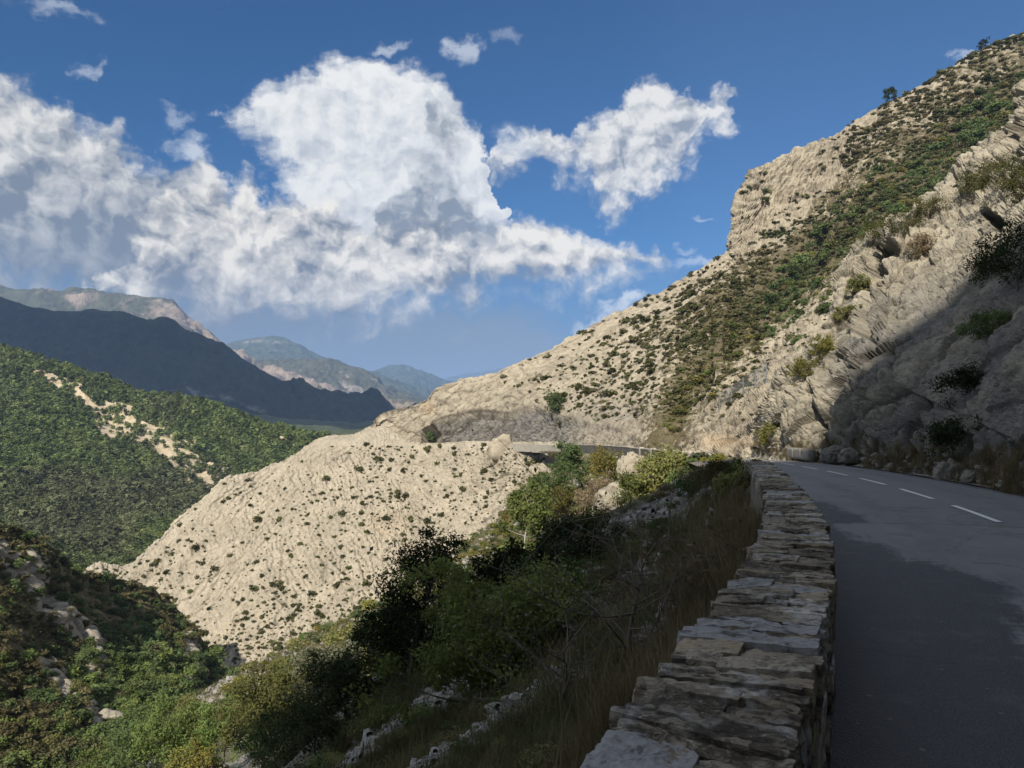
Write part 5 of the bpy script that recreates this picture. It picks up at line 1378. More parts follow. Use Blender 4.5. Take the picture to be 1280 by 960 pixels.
# 2. mountain face left of the gully: dots that thicken to the right
def d_mount(px, py, c):
    nz = fbm(c, 16, 3)
    d = (0.15 + 1.6 * ss(px, 600, 760) + 2.0 * np.exp(-(pline(px, py, [(850, 520), (880, 450), (940, 400)]) / 30) ** 2)) * ss(nz, -0.35 - 0.5 * ss(px, 700, 860), 0.3)
    d = d * (px < 960) * (py < 548)
    d *= 1 - 0.92 * inpoly(px, py, [(500, 560), (500, 500), (620, 490), (720, 515), (800, 540), (800, 560)])
    d *= 1 - 0.85 * inpoly(px, py, [(905, 330), (915, 230), (960, 195), (1060, 165), (1040, 230), (985, 290), (950, 310)])
    return d
A = pick(MOUNT, d_mount, 3200, 11, 3.6, (60, 330))
qx, qy = proj(A)
S = A[:, 1] / FPX * r_.choice([3, 4.5, 6.5, 9, 13], len(A), p=[.33, .3, .2, .12, .05]) * (0.7 + 0.45 * ss(qx, 620, 800)) * 1.2
b_, s_ = split_big(A, S)
individuals('mountain_bush', A[b_], S[b_], BOX + HEA[:1], 'dark rounded bush', 'bush', 'dark bushes on the mountainside above the bend', 12, squash=0.8, marks=MK_MOUNT)
gn_scatter('mountain_scrub', A[s_][::2] + (0, 0, 0.1), S[s_][::2], HEA[1], M_heath, 14)
gn_scatter('mountain_cushions', A[s_][1::2] + (0, 0, 0.1), S[s_][1::2], BOX[1], M_box, 15)
# 3. heath carpet of the upper slope
def d_heath(px, py, c):
    nz = fbm(c, 13, 4, 0.6)
    d = inpoly(px, py, [(925, 330), (1000, 225), (1052, 150), (1290, 5), (1500, -130), (1500, 60), (1290, 150), (1180, 235), (1060, 310), (990, 365), (930, 420), (840, 450), (790, 430), (860, 360)]) * 1.0
    bare = inpoly(px, py, [(905, 325), (915, 225), (960, 190), (1060, 160), (1052, 215), (1010, 250), (985, 285), (940, 300)])
    return d * ss(nz, -0.28, 0.12) * (1 - 0.88 * bare)
A = pick(MOUNT, d_heath, 6800, 21, 2.2, (60, 340))
S = A[:, 1] / FPX * r_.choice([5, 7, 9, 13], len(A), p=[.35, .35, .22, .08])
k = r_.permutation(len(A))
gn_scatter('heath_scrub', A[k[::2]] + (0, 0, 0.1), S[k[::2]], HEA[0], M_heath, 22, squash=0.8)
gn_scatter('heath_cover', A[k[1::2]] + (0, 0, 0.1), S[k[1::2]], HEA[2], M_heath, 23, squash=0.8)
A = pick(MOUNT, lambda px, py, c: (0.25 * d_heath(px, py, c) + np.exp(-(pline(px, py, [(845, 545), (860, 500), (905, 445), (975, 385), (1040, 325), (1110, 262), (1180, 205), (1290, 120)]) / 40) ** 2)) * (py < 548), 5200, 25, 1.8, (40, 340))
S = A[:, 1] / FPX * r_.choice([3, 4.5, 6.5], len(A), p=[.4, .4, .2]) * 1.1
k = r_.permutation(len(A))
gn_scatter('gully_grass', A[k[::2]] + (0, 0, 0.05), S[k[::2]], OLV[0], M_olive, 26, squash=0.6)
gn_scatter('gully_scrub', A[k[1::2]] + (0, 0, 0.05), S[k[1::2]], HEA[3], M_heath, 27, squash=0.7)
# 4. dense green band up the gully
band_line = [(845, 545), (860, 500), (905, 445), (975, 385), (1040, 325), (1110, 262), (1180, 205), (1290, 120)]
def d_band(px, py, c): return np.exp(-(pline(px, py, band_line) / (13 + 13 * ss(px, 850, 1000))) ** 2) * (py < 545) * (0.25 + ss(fbm(c, 14, 3), -0.35, 0.2))
A = pick(MOUNT, d_band, 1200, 31, 6.0, (40, 340))
S = A[:, 1] / FPX * r_.choice([9, 13, 18, 25], len(A), p=[.3, .35, .25, .1])
qx, qy = proj(A); up_ = qx > 960
S = np.where(up_, S, S * 0.75)
kA = np.where(up_ & (r_.random(len(A)) < 0.8))[0][:280]; kB = np.array([i for i in range(len(A)) if i not in set(kA)])[:400]
individuals('green_bush', A[kA], S[kA], GRN, 'leafy green bush', 'bush', 'green bushes in the gully band', 32, squash=0.9, marks=MK_BAND)
kB1 = kB[::2]; kB2 = kB[1::2]
individuals('olive_bush', A[kB1], S[kB1], OLV + LGR[:1], 'olive green bush', 'bush', 'olive bushes low in the gully', 33, squash=0.75, marks=MK_BAND)
individuals('yellowing_bush', A[kB2], S[kB2], YEL + RUS[:1], 'yellow-brown bush', 'bush', 'yellowing bushes low in the gully', 34, squash=0.7, marks=MK_BAND)
# a few trees on the skyline
def mk_tree(name, h, spread, seed, mat, nleaf, rad, leaf, loc, label, cat='tree', group=None, r0=None, lean=(0, 0), n=9, sub=3, start=0.12, bark=None, top=0.92, aspect=0.5, tlabel=None):
    V, F, tips = limbs(h, spread, seed, n=n, r0=r0 or h * 0.022, lean=lean, sub=sub, start=start, top=top)
    e = make_obj(name, None, loc=tuple(float(q) for q in loc)); tag(e, label, cat, group)
    make_obj('trunk', mesh_from('trunk', V, F), bark or M_bark, e)
    if nleaf:
        V, F = tip_leaves(tips, nleaf, rad, leaf, seed, aspect)
        make_obj('crown', mesh_from('crown', V, F, False), mat, e)
    return e
def skypt(x):
    px, py = proj(MOUNT); m = np.abs(px - x) < 2.0; k = np.argmin(np.where(m, py, 1e9)); return MOUNT.reshape(-1, 3)[k]
p = skypt(1110); mk_tree('pine_tree', 5.6, 2.6, 3, M_dark, 1800, 1.0, 0.24, p + (0, -1, -0.4), 'lone dark tree standing on the skyline of the mountain')
p = skypt(1225); mk_tree('pine_tree', 4.4, 2.4, 4, M_dark, 1100, 0.8, 0.22, p + (0, -1, -0.4), 'small bushy tree at the top right of the skyline ridge')
p = skypt(1170); mk_tree('pine_tree', 2.8, 1.6, 5, M_dgreen, 500, 0.7, 0.2, p + (0, -1, -0.4), 'tiny tree on the skyline between the lone dark tree and the ridge top')
p = anchor(MOUNT, 692, 530); mk_tree('pine_tree', 9, 3.6, 6, M_dgreen, 1500, 1.4, 0.28, p + (0, -1, -0.5), 'dark tree against the pale streaked rock above the far parapet', start=0.35)
p = anchor(MOUNT, 537, 549); mk_tree('cave_tree', 3.8, 2.0, 7, M_dgreen, 1700, 1.0, 0.2, np.array(p) + (0, -0.8, -1.2), 'round green tree filling the dark hollow at the end of the overhang', cat='tree')

# 5. wooded hill: canopy
def d_hill(px, py, c):
    return (1 - 0.9 * ss(scar(px, py, c), 0.45, 0.70)) * 1.0
A = pick(HILL, d_hill, 34000, 41, 1.7, (4, 400))
S = 4.2 * np.exp(r_.normal(size=len(A)) * 0.28) * (0.75 + 0.4 * ss(A[:, 1], 300, 600))
k = r_.permutation(len(A))
for i in range(3): gn_scatter('hill_forest', A[k[i::3]] + (0, 0, 1.5), S[k[i::3]], FOR[i], M_forest, 42 + i, squash=1.1)
# 6. gorge side
def d_gor(px, py, c):
    oc = np.exp(-(pline(px, py, [(0, 690), (35, 710), (55, 745), (75, 765), (100, 790), (115, 800), (125, 830)]) / 11) ** 2) + np.exp(-(pline(px, py, [(55, 830), (85, 870), (120, 895), (160, 905), (185, 918)]) / 12) ** 2) + np.exp(-(pline(px, py, [(232, 800), (240, 845)]) / 7) ** 2)
    return np.clip(1 - 1.05 * oc, 0.03, 1)
A = pick(GORGE, d_gor, 5200, 51, 5.0, (16, 400))
qx, qy = proj(A)
S = A[:, 1] / FPX * r_.uniform(9, 20, len(A)) * (0.8 + 0.4 * ss(qy, 750, 950))
green = np.exp(-(((qx - 170) / 70) ** 2 + ((qy - 850) / 75) ** 2)) + 0.8 * np.exp(-(((qx - 240) / 40) ** 2 + ((qy - 900) / 60) ** 2)) + 0.15
russ = 0.8 * np.exp(-(pline(qx, qy, [(105, 745), (150, 760), (190, 780), (225, 800)]) / 22) ** 2) + 0.25
u = r_.random(len(A)); kind = np.where(u < green, 0, np.where(r_.random(len(A)) < russ, 1, 2))
big = set(np.argsort(-S / A[:, 1])[:290 * 1].tolist())
def part(mask): return np.where(mask)[0]
for kk, ms, nm, lab, grp, lab2 in ((0, GRN + LGR, 'green_tree', 'green leafy tree', 'green tree crowns in the gorge', 'gorge_greenery'),
                                  (1, RUS, 'russet_bush', 'russet brown bush', 'russet bushes on the gorge side', 'gorge_russet_scrub'),
                                  (2, OLV[:2] + HEA, 'scrub_bush', 'brownish olive bush', 'brownish bushes on the gorge side', 'gorge_scrub')):
    idx = part(kind == kk)
    idx = idx[np.argsort(-S[idx] / A[idx, 1])]
    a_, b2 = idx[:220], idx[220:]
    sc_k = (1.35, 1.0, 1.0)[kk]
    individuals(nm, A[a_], S[a_] * sc_k, ms, lab, 'tree' if kk == 0 else 'bush', grp, 52 + kk, squash=0.85, marks=MK_GORGE)
    if len(b2): gn_scatter(lab2, A[b2] + (0, 0, 0.2), S[b2] * sc_k, (ms[1], ms[1], HEA[3])[kk], (M_dgreen, M_rust, M_heath)[kk], 56 + kk, squash=0.85)
# 7. bank below the road
def d_bank(px, py, c):
    bare = 0.9 * np.exp(-(((px - 700) / 28) ** 2 + ((py - 668) / 13) ** 2)) + np.exp(-(pline(px, py, [(300, 820), (265, 860), (250, 905)]) / 16) ** 2)
    return np.clip(1 - bare, 0, 1) * (py > 565)
A = pick(BANK, d_bank, 2200, 61, 6.0, (8, 300))
S = r_.uniform(0.8, 2.3, len(A)); u = r_.random(len(A)); qx, qy = proj(A)
k3 = [part(u < 0.35), part((u >= 0.35) & (u < 0.7)), part(u >= 0.7)]
for kk, (ms, nm, lab, grp) in enumerate(((OLV + LGR[:2], 'bank_bush', 'olive bush', 'olive bushes on the bank below the bend'),
                                         (YEL + HEA[:1], 'golden_bush', 'golden bush', 'golden bushes on the bank below the bend'),
                                         (GRN, 'dark_green_bush', 'deep green bush', 'deep green bushes on the bank below the bend'))):
    i = k3[kk]; i = i[np.argsort(-S[i] / A[i, 1])]
    individuals(nm, A[i[:180]], S[i[:180]], ms, lab, 'bush', grp, 62 + kk, squash=0.75, marks=MK_BANK)
    if len(i) > 180: gn_scatter('bank_scrub', A[i[180:]] + (0, 0, 0.15), S[i[180:]], ms[0], None, 66 + kk, squash=0.7)
print('far plants', round(time.time() - T0, 1))

# 8. single plants one can point to on and below the near slope
def bush(name, foot, net_, h, w, seed, mat, nleaf, leaf, label, cat='bush', n=12, start=0.02, sub=4, rad=None, r0=None, sink=0.2, aspect=0.5, lean=(0, 0), bark=None, top=0.85):
    p = np.array(anchor(net_, *foot)) if not isinstance(foot[0], tuple) else np.array(at(*foot[0]))
    return mk_tree(name, h, w, seed, mat, nleaf, rad or w * 0.32, leaf, p - (0, 0, sink), label, cat, n=n, start=start, sub=sub, r0=r0, aspect=aspect, lean=lean, bark=bark, top=top)
def bush(name, foot, h, w, seed, mat, nleaf, leaf, label, cat='bush', n=12, start=0.02, sub=4, rad=None, r0=None, sink=0.25, aspect=0.5, lean=(0, 0), bark=None, top=0.85, net_=None):
    """foot: a place on a surface seen at a pixel, or pixel and distance"""
    p = np.array(at(*foot)) if len(foot) == 3 else np.array(anchor(net_ if net_ is not None else NEAR, *foot))
    return mk_tree(name, h, w, seed, mat, nleaf, rad or w * 0.32, leaf, p - (0, 0, sink), label, cat, n=n, start=start, sub=sub, r0=r0 or 0.05, aspect=aspect, lean=lean, bark=bark, top=top)
M_twig, g, out = new_mat('grey_twig'); diffuse(g, out, g.mix(g.noise(g.node('ShaderNodeTexCoord').outputs['Object'], 6.0, 3, 0.6), (0.10, 0.08, 0.06), (0.20, 0.17, 0.14)))
M_pbark, g, out = new_mat('pale_bark'); diffuse(g, out, g.mix(g.noise(g.node('ShaderNodeTexCoord').outputs['Object'], 6.0, 3, 0.6), (0.42, 0.40, 0.35), (0.25, 0.23, 0.19)))
# the dark evergreen and its neighbours at the brink of the shade
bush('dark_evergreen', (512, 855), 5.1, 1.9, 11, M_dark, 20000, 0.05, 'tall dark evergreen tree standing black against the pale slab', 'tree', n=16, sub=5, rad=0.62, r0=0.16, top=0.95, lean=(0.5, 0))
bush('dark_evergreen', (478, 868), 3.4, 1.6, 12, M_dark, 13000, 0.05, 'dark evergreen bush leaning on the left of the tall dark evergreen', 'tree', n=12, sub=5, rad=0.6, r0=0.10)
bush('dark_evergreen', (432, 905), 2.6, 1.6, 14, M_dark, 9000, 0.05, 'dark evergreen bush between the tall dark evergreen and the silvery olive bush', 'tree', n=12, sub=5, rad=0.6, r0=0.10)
# silvery and olive bushes that reach up into the sun
bush('silvery_bush', (415, 905, 40), 5.0, 2.6, 15, M_silver, 8000, 0.085, 'silvery olive bush, half in sun, left of the dark evergreens', n=14, sub=5, rad=0.7)
bush('silvery_bush', (368, 930, 41), 4.6, 2.7, 16, M_olive, 9000, 0.085, 'light olive green bush in sun, second to the left of the dark evergreens', n=14, sub=5, rad=0.75)
bush('leafy_bush', (318, 935, 43), 4.4, 2.6, 17, M_olive, 8000, 0.09, 'broad sunlit olive green bush above the bottom edge of the slope', n=14, sub=5, rad=0.75)
bush('leafy_bush', (280, 950, 47), 4.0, 2.4, 18, M_green, 7000, 0.09, 'sunlit green bush beside the pale rock patch at the lower left', n=14, sub=5, rad=0.7)
bush('yellow_bush', (245, 985, 45), 2.6, 1.8, 19, M_yell, 4500, 0.08, 'yellow-green bush lowest at the bottom edge, left of the shade', n=12, sub=4, rad=0.55)
bush('leafy_bush', (455, 880, 44), 4.6, 2.4, 20, M_olive, 6500, 0.085, 'olive bush behind the silvery bush, in front of the slab foot', n=12, sub=5, rad=0.7)
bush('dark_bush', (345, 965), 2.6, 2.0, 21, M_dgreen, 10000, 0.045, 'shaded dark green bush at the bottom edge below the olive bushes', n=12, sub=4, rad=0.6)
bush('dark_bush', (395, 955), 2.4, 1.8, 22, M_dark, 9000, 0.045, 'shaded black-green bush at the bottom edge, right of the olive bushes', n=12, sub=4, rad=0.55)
for i, (x, y, d, h, w, mt, lb) in enumerate(((215, 960, 60, 5.0, 3.0, M_green, 'green tree at the bottom edge left of the yellow-green bush'), (170, 985, 62, 5.5, 3.2, M_dgreen, 'deep green tree at the bottom edge below the broad rock patch'),
                                             (130, 1000, 64, 4.5, 3.0, M_green, 'green bush at the bottom edge under the left rock patch'), (235, 925, 70, 4.0, 2.6, M_olive, 'olive bush left of the pale rock strip in the gorge'), (190, 930, 74, 4.0, 2.6, M_dgreen, 'deep green bush right below the broad rock patch'))):
    bush('gorge_tree', (x, y, d), h, w, 140 + i, mt, 6000, 0.12, lb, 'tree', n=14, sub=5, rad=w * 0.32, r0=0.1)
# light green tree in the shade and the bushes round it
bush('green_tree', (640, 862), 2.9, 1.9, 23, M_green, 18000, 0.045, 'light green leafy tree growing in the shade on the near slope', 'tree', n=14, sub=5, rad=0.62, r0=0.09)
bush('green_tree', (590, 880), 2.8, 2.0, 24, M_green, 12000, 0.045, 'low green leafy tree below the dark evergreens in the shade', 'tree', n=12, sub=5, rad=0.55, r0=0.07)
bush('green_tree', (690, 800), 1.9, 1.5, 25, M_dgreen, 10000, 0.045, 'deep green bush right behind the light green tree in the shade', 'tree', n=12, sub=5, rad=0.5, r0=0.07)
bush('spiky_bush', (610, 760), 1.7, 1.4, 26, M_dark, 7000, 0.05, 'dark spiky bush on the brink left of the shaded slope', n=14, sub=5, rad=0.36, top=1.0)
bush('spiky_bush', (655, 730), 1.3, 1.5, 27, M_dark, 7000, 0.05, 'dark spiky bush between the light green tree and the round black bush', n=14, sub=5, rad=0.36, top=1.0)
bush('round_bush', (716, 704), 1.8, 1.5, 28, M_dark, 11000, 0.05, 'round black-green bush on the brink of the shade below the pale boulder', n=12, sub=5, rad=0.55)
bush('bare_bush', (790, 838), 1.9, 2.3, 29, M_twig, 250, 0.03, 'leafless twiggy bush with long dark branches on the near slope', n=16, sub=8, bark=M_twig, r0=0.035)
bush('bare_bush', (700, 900), 1.5, 1.9, 30, M_twig, 200, 0.03, 'leafless thorny bush low in the shade above the bottom edge', n=14, sub=8, bark=M_twig, r0=0.03)
bush('bare_bush', (840, 790), 1.2, 1.3, 31, M_straw, 500, 0.04, 'thin dry bush by the wall half way along the near slope', n=14, sub=6, bark=M_twig, r0=0.02)
# sunlit plants of the bank
bush('big_bush', (826, 624, 41), 2.6, 1.7, 32, M_olive, 9000, 0.075, 'big rounded olive green bush in front of the crenellated parapet', n=14, sub=5, rad=0.62)
bush('big_bush', (860, 624, 38), 1.5, 1.3, 33, M_dgreen, 6000, 0.07, 'deep green bush at the right shoulder of the big rounded bush', n=12, sub=5, rad=0.5)
bush('big_bush', (800, 634, 42), 2.2, 1.6, 34, M_green, 6000, 0.07, 'bright green bush at the left shoulder of the big rounded bush', n=12, sub=5, rad=0.5)
bush('dry_bush', (742, 650, 50), 3.4, 1.6, 35, M_pink, 5000, 0.055, 'pinkish dry bush with bare twigs left of the pale boulder', n=14, sub=6, rad=0.42, bark=M_pbark)
bush('slender_tree', (656, 700, 62), 7.0, 2.6, 36, M_green, 7000, 0.13, 'bright green tree with a thin white trunk at the left edge of the bank', 'tree', n=12, sub=4, rad=0.85, r0=0.11, bark=M_pbark, start=0.3)
bush('slender_tree', (690, 640, 80), 5.0, 2.6, 37, M_dgreen, 5000, 0.13, 'blue-green tree behind the slender bright green tree', 'tree', n=12, sub=4, rad=0.85, r0=0.11)
bush('slender_tree', (715, 600, 92), 5.2, 2.8, 38, M_dgreen, 5000, 0.14, 'blue-green bush below the far parapet at the top of the bank', 'tree', n=12, sub=4, rad=0.9, r0=0.11)
bush('golden_tree', (758, 600, 88), 4.0, 2.4, 39, M_yell, 4000, 0.12, 'golden bush just below the far parapet', 'tree', n=12, sub=4, rad=0.8, r0=0.1)
bush('golden_tree', (700, 650, 72), 3.2, 2.4, 40, M_yell, 4500, 0.10, 'golden brown bush in the middle of the bank behind the dry pinkish bush', 'tree', n=12, sub=4, rad=0.8, r0=0.1)
# plants of the mound at the road bend
for i, (x, y, d, h, w, mt, lb) in enumerate(((905, 594, 24, 0.45, 1.0, M_heath, 'brownish low bush on the mound, nearest to the parapet blocks'), (930, 592, 22, 0.4, 0.8, M_dgreen, 'dark low bush on the mound just left of the wall'),
                                             (885, 604, 26, 0.6, 1.1, M_heath, 'brown bush on the left side of the mound'), (945, 596, 18.5, 0.35, 0.6, M_heath, 'small brown bush touching the far end of the wall'),
                                             (868, 618, 28, 0.7, 1.1, M_dgreen, 'low dark bush under the big rounded bush'), (920, 612, 20, 0.6, 0.8, M_olive, 'small olive bush half way down the mound'),
                                             (905, 578, 36, 0.5, 0.6, M_yell, 'yellow-green tuft catching the sun on top of the mound'), (885, 580, 38, 0.6, 0.7, M_yell, 'golden tuft between the mound and the parapet blocks'))):
    bush('mound_bush', (x, y, d), h * 0.8, w * 0.8, 41 + i, mt, 3000, 0.04, lb, n=10, sub=4, rad=w * 0.24, r0=0.015)
bush('yellow_cliff_bush', (966, 556, 45), 1.5, 0.9, 52, M_yell, 2500, 0.07, 'yellow-green bush lit by the sun at the left foot of the cliff', n=10, rad=0.36)
bush('yellow_cliff_bush', (979, 548, 44), 1.2, 0.9, 53, M_yell, 2500, 0.07, 'yellow-green bush right beside the first one at the cliff foot', n=10, rad=0.36)
for i, (x, y, h, w, mt, lb) in enumerate(((1252, 240, 2.0, 1.5, M_box, 'dark bush high on the sunlit cliff, left of the picture edge'), (1222, 236, 1.5, 1.2, M_box, 'smaller dark bush left beside the high cliff bush'),
                                          (1278, 246, 1.6, 1.2, M_box, 'dark bush high on the cliff at the very edge of the picture'), (1160, 276, 1.7, 1.3, M_olive, 'olive bush on the bright rib of the cliff'),
                                          (1130, 298, 1.8, 1.4, M_box, 'dark bush over the deep cleft in the cliff'), (1153, 318, 1.4, 0.9, M_pink, 'dry twiggy bush on the pale face below the bright rib'),
                                          (1272, 362, 2.8, 1.6, M_dark, 'large black-green bush in the shade at the right edge of the cliff'), (1240, 345, 1.6, 1.2, M_dark, 'dark bush along the edge of the shade on the cliff'),
                                          (1075, 360, 1.0, 0.8, M_olive, 'olive tuft left of the deep cleft'), (1052, 400, 1.1, 0.8, M_olive, 'olive tuft on the crest below the deep cleft'),
                                          (1030, 440, 1.2, 0.9, M_yell, 'yellowish bush low on the cliff crest'), (1005, 470, 1.2, 0.9, M_yell, 'yellowish bush lowest on the cliff crest'),
                                          (1190, 560, 0.9, 0.9, M_dark, 'dark tuft near the foot of the shaded cliff'), (1210, 492, 1.2, 1.0, M_dark, 'dark bush in a hollow of the shaded cliff'),
                                          (1235, 420, 1.0, 0.9, M_dgreen, 'green tuft on a ledge of the shaded cliff'), (1095, 300, 1.4, 1.2, M_olive, 'olive bush on the top of the cliff left of the cleft'))):
    bush('cliff_bush', (x, y), h, w, 61 + i, mt, 6000 if h > 2.5 else 3600, 0.045, lb, n=10, sub=4, rad=w * 0.38, r0=0.03, net_=CLIFF, bark=M_twig, sink=0.3)

# low dark cushions all over the near slope
def d_near(px, py, c): return np.clip(0.3 + fbm(c, 4.0, 3) * 1.4, 0.04, 1) * (c[..., 1] > 2.5)
A = pick(NEAR, d_near, 1500, 71, 7, (12, 230))
dd = np.hypot(A[:, 0] - np.interp(A[:, 1], *[np.array(q) for q in zip(*WALL)]), 0)
S = r_.uniform(0.35, 1.05, len(A)) * np.clip(A[:, 1] / 16, 0.45, 1.3)
keep = dd > 0.9 * S; A = A[keep]; S = S[keep]
u = r_.random(len(A))
NEB = meshes('thorn_cushion', 4, M_heath, 1500, (0.6, 0.6, 0.5), 0.032, lumps=11)
NEG = meshes('green_cushion', 4, M_dgreen, 1500, (0.6, 0.6, 0.5), 0.032, lumps=11)
NEO = meshes('olive_cushion', 3, M_olive, 1500, (0.6, 0.6, 0.5), 0.03, lumps=11)
for nm, ms, mk, lb, gp in (('thorn_cushion', NEB, u < 0.45, 'brown thorny cushion', 'brown cushions on the shaded slope'),
                           ('green_cushion', NEG, (u >= 0.45) & (u < 0.85), 'dark green cushion', 'green cushions on the shaded slope'),
                           ('olive_cushion', NEO, u >= 0.85, 'olive cushion', 'olive cushions on the shaded slope')):
    individuals(nm, A[mk], S[mk], ms, lb, 'bush', gp, 72, squash=0.6, sink=0.3, marks=MK_NEAR)
# dry grass
def tuft(n, h, w, seed, lean=0.35):
    r = np.random.default_rng(seed); V = []; F = []
    for i in range(n):
        a = r.uniform(0, 6.28); x0 = r.normal(size=2) * w * 0.35; dr = np.array((math.cos(a), math.sin(a)))
        hh = h * r.uniform(0.5, 1.15); ln = hh * r.uniform(0.1, lean * 2); bw = 0.006 * (0.6 + h)
        pr = np.array((-dr[1], dr[0])) * bw
        k = len(V)
        for t in (0, 0.5, 1.0):
            c = x0 + dr * ln * t ** 2; z = hh * (t - 0.12 * t * t); q = pr * (1 - 0.85 * t)
            V += [(c[0] - q[0], c[1] - q[1], z), (c[0] + q[0], c[1] + q[1], z)]
        F += [(k, k + 1, k + 3, k + 2), (k + 2, k + 3, k + 5, k + 4)]
    me = mesh_from('grass_tuft', V, F, False); me.materials.append(M_straw); return me
M_grass2 = leaf_mat('green_grass_blade', (0.10, 0.105, 0.048), (0.16, 0.145, 0.075), 1.2, trans=0.3)
T1 = tuft(46, 0.42, 0.26, 1); T2 = tuft(40, 0.28, 0.30, 2); T3 = tuft(60, 0.62, 0.24, 3, 0.22)
def walldist(c): return np.interp(c[..., 1], [q[0] for q in WALL], [q[1] for q in WALL]) - c[..., 0]
def d_g1(px, py, c):
    w = walldist(c); nz = fbm(c, 2.2, 3)
    return (np.exp(-(w / 0.9) ** 2) * 1.0 + 0.10 * ss(nz, 0.1, 0.4)) * (c[..., 1] > 1.5)
A = pick(NEAR, d_g1, 1500, 81, 0, (1, 230)); A = A[walldist(A) > 0.07]
gn_scatter('dry_grass', A, r_.uniform(0.6, 1.2, len(A)) * np.clip(A[:, 1] / 9, 0.55, 1.4), T1, M_straw, 82)
A = pick(NEAR, lambda px, py, c: (c[..., 1] > 1.5) * (0.03 + ss(-fbm(c, 3.2, 4, 0.6), 0.0, 0.35)), 1700, 83, 0, (1, 230)); A = A[walldist(A) > 0.07]
m2 = T2.copy(); m2.materials.clear(); m2.materials.append(M_grass2)
gn_scatter('short_grass', A, r_.uniform(0.6, 1.3, len(A)) * np.clip(A[:, 1] / 9, 0.6, 1.8), m2, M_grass2, 84)
A = pick(NEAR, lambda px, py, c: (c[..., 1] > 4) * np.exp(-((walldist(c) - 0.35) / 0.35) ** 2), 450, 85, 0, (0, 120)); A = A[walldist(A) > 0.1]
gn_scatter('tall_dry_grass', A, r_.uniform(0.7, 1.2, len(A)) * 1.1, T3, M_straw, 86)
A = pick(BANK, lambda px, py, c: (py > 570) * 1.0, 5000, 87, 0, (3, 300))
gn_scatter('bank_grass', A, r_.uniform(1.4, 3.0, len(A)), m2, M_grass2, 88)
A = pick(CLIFF, lambda px, py, c: np.exp(-((c[..., 2] - 0.1) / 0.5) ** 2) * (py > 545), 1500, 89, 0, (2, 300))
gn_scatter('cliff_foot_grass', A, r_.uniform(0.5, 1.1, len(A)) * 1.1, T1, M_straw, 90)
# loose stones
def pebble(seed, n=8):
    th = np.linspace(0, 2 * np.pi, n, endpoint=False); ph = np.linspace(0.3, np.pi - 0.3, 5)
    T, Pp = np.meshgrid(th, ph, indexing='ij')
    r = np.random.default_rng(seed); U = np.stack([np.sin(Pp) * np.cos(T), np.sin(Pp) * np.sin(T), np.cos(Pp)], -1)
    X = np.sign(U) * np.abs(U) ** 0.7 * r.uniform(0.75, 1.15, U.shape[:2])[..., None] * np.array((0.6, 0.42, 0.26))
    i = np.arange(n * 5).reshape(n, 5); j = np.roll(i, -1, 0)
    F = np.stack([i[:, :-1], i[:, 1:], j[:, 1:], j[:, :-1]], -1).reshape(-1, 4)
    me = mesh_from('pebble', X.reshape(-1, 3), F[:, ::-1], False); me.materials.append(M_near_st); return me
M_near_st, g, out = new_mat('scree_stone')
oi = g.node('ShaderNodeObjectInfo').outputs['Random']; co = g.node('ShaderNodeTexCoord').outputs['Object']
diffuse(g, out, g.mix(oi, g.mix(g.noise(co, 4.0, 4, 0.6), (0.15, 0.14, 0.12), (0.24, 0.22, 0.19)), (0.36, 0.34, 0.30)), bump(g, g.noise(co, 9.0, 4, 0.7), 0.5, 0.05))
def d_st(px, py, c): return ss(fbm(c, 3.2, 4, 0.6), -0.15, 0.3) * (c[..., 1] > 1.5) + 0.06
A = pick(NEAR, d_st, 14000, 91, 0, (2, 240)); A = A[walldist(A) > 0.1]
sz = r_.choice([0.05, 0.08, 0.12, 0.2, 0.34], len(A), p=[.3, .3, .23, .13, .04])
gn_scatter('scree_stones', A, sz * np.clip(A[:, 1] / 14, 0.45, 1.6), pebble(1), M_near_st, 92, tilt=0.6)
A = pick(BANK, lambda px, py, c: 1.0 + 3 * np.exp(-(pline(px, py, [(300, 820), (265, 860), (250, 905)]) / 16) ** 2), 2500, 93, 0, (3, 300))
gn_scatter('bank_stones', A, r_.uniform(0.3, 1.0, len(A)), pebble(2), M_near_st, 94, tilt=0.6)
A = pick(CLIFF, lambda px, py, c: np.exp(-((c[..., 2] - 0.1) / 0.3) ** 2) * (py > 545), 700, 95, 0, (2, 300))
gn_scatter('verge_stones', A, r_.uniform(0.06, 0.35, len(A)), pebble(3), M_near_st, 96, tilt=0.6)

# rockfall fence on the slope above the bend
M_steel, g, out = new_mat('galvanised_steel'); diffuse(g, out, (0.17, 0.18, 0.18), rough=0.6)
rf = make_obj('rockfall_fence', None); tag(rf, 'grey wire rockfall fence on posts climbing the slope above the road bend', 'fence')
fp = [np.array(anchor(MOUNT, x, y)) for x, y in ((898, 512), (913, 503), (928, 494), (943, 485), (957, 476))]
wires = []
for i, q in enumerate(fp):
    V, F = tube([q - (0, 0, 0.5), q + (0, 0, 2.6)], [0.09, 0.09], 6); make_obj('post', mesh_from('post', V, F), M_steel, rf)
    if i:
        a = fp[i - 1]
        for k in range(6): wires.append(tube([a + (0, 0, 0.2 + 0.46 * k), (a + q) / 2 + (0, 0, 0.12 + 0.46 * k), q + (0, 0, 0.2 + 0.46 * k)], [0.022, 0.022], 4))
        for t in np.linspace(0.06, 0.94, 14): b_ = a * (1 - t) + q * t; wires.append(tube([b_ + (0, 0, 0.15), b_ + (0, 0, 2.5)], [0.018, 0.018], 4))
V, F = mesh_join(wires); make_obj('netting', mesh_from('netting', V, F), M_steel, rf)
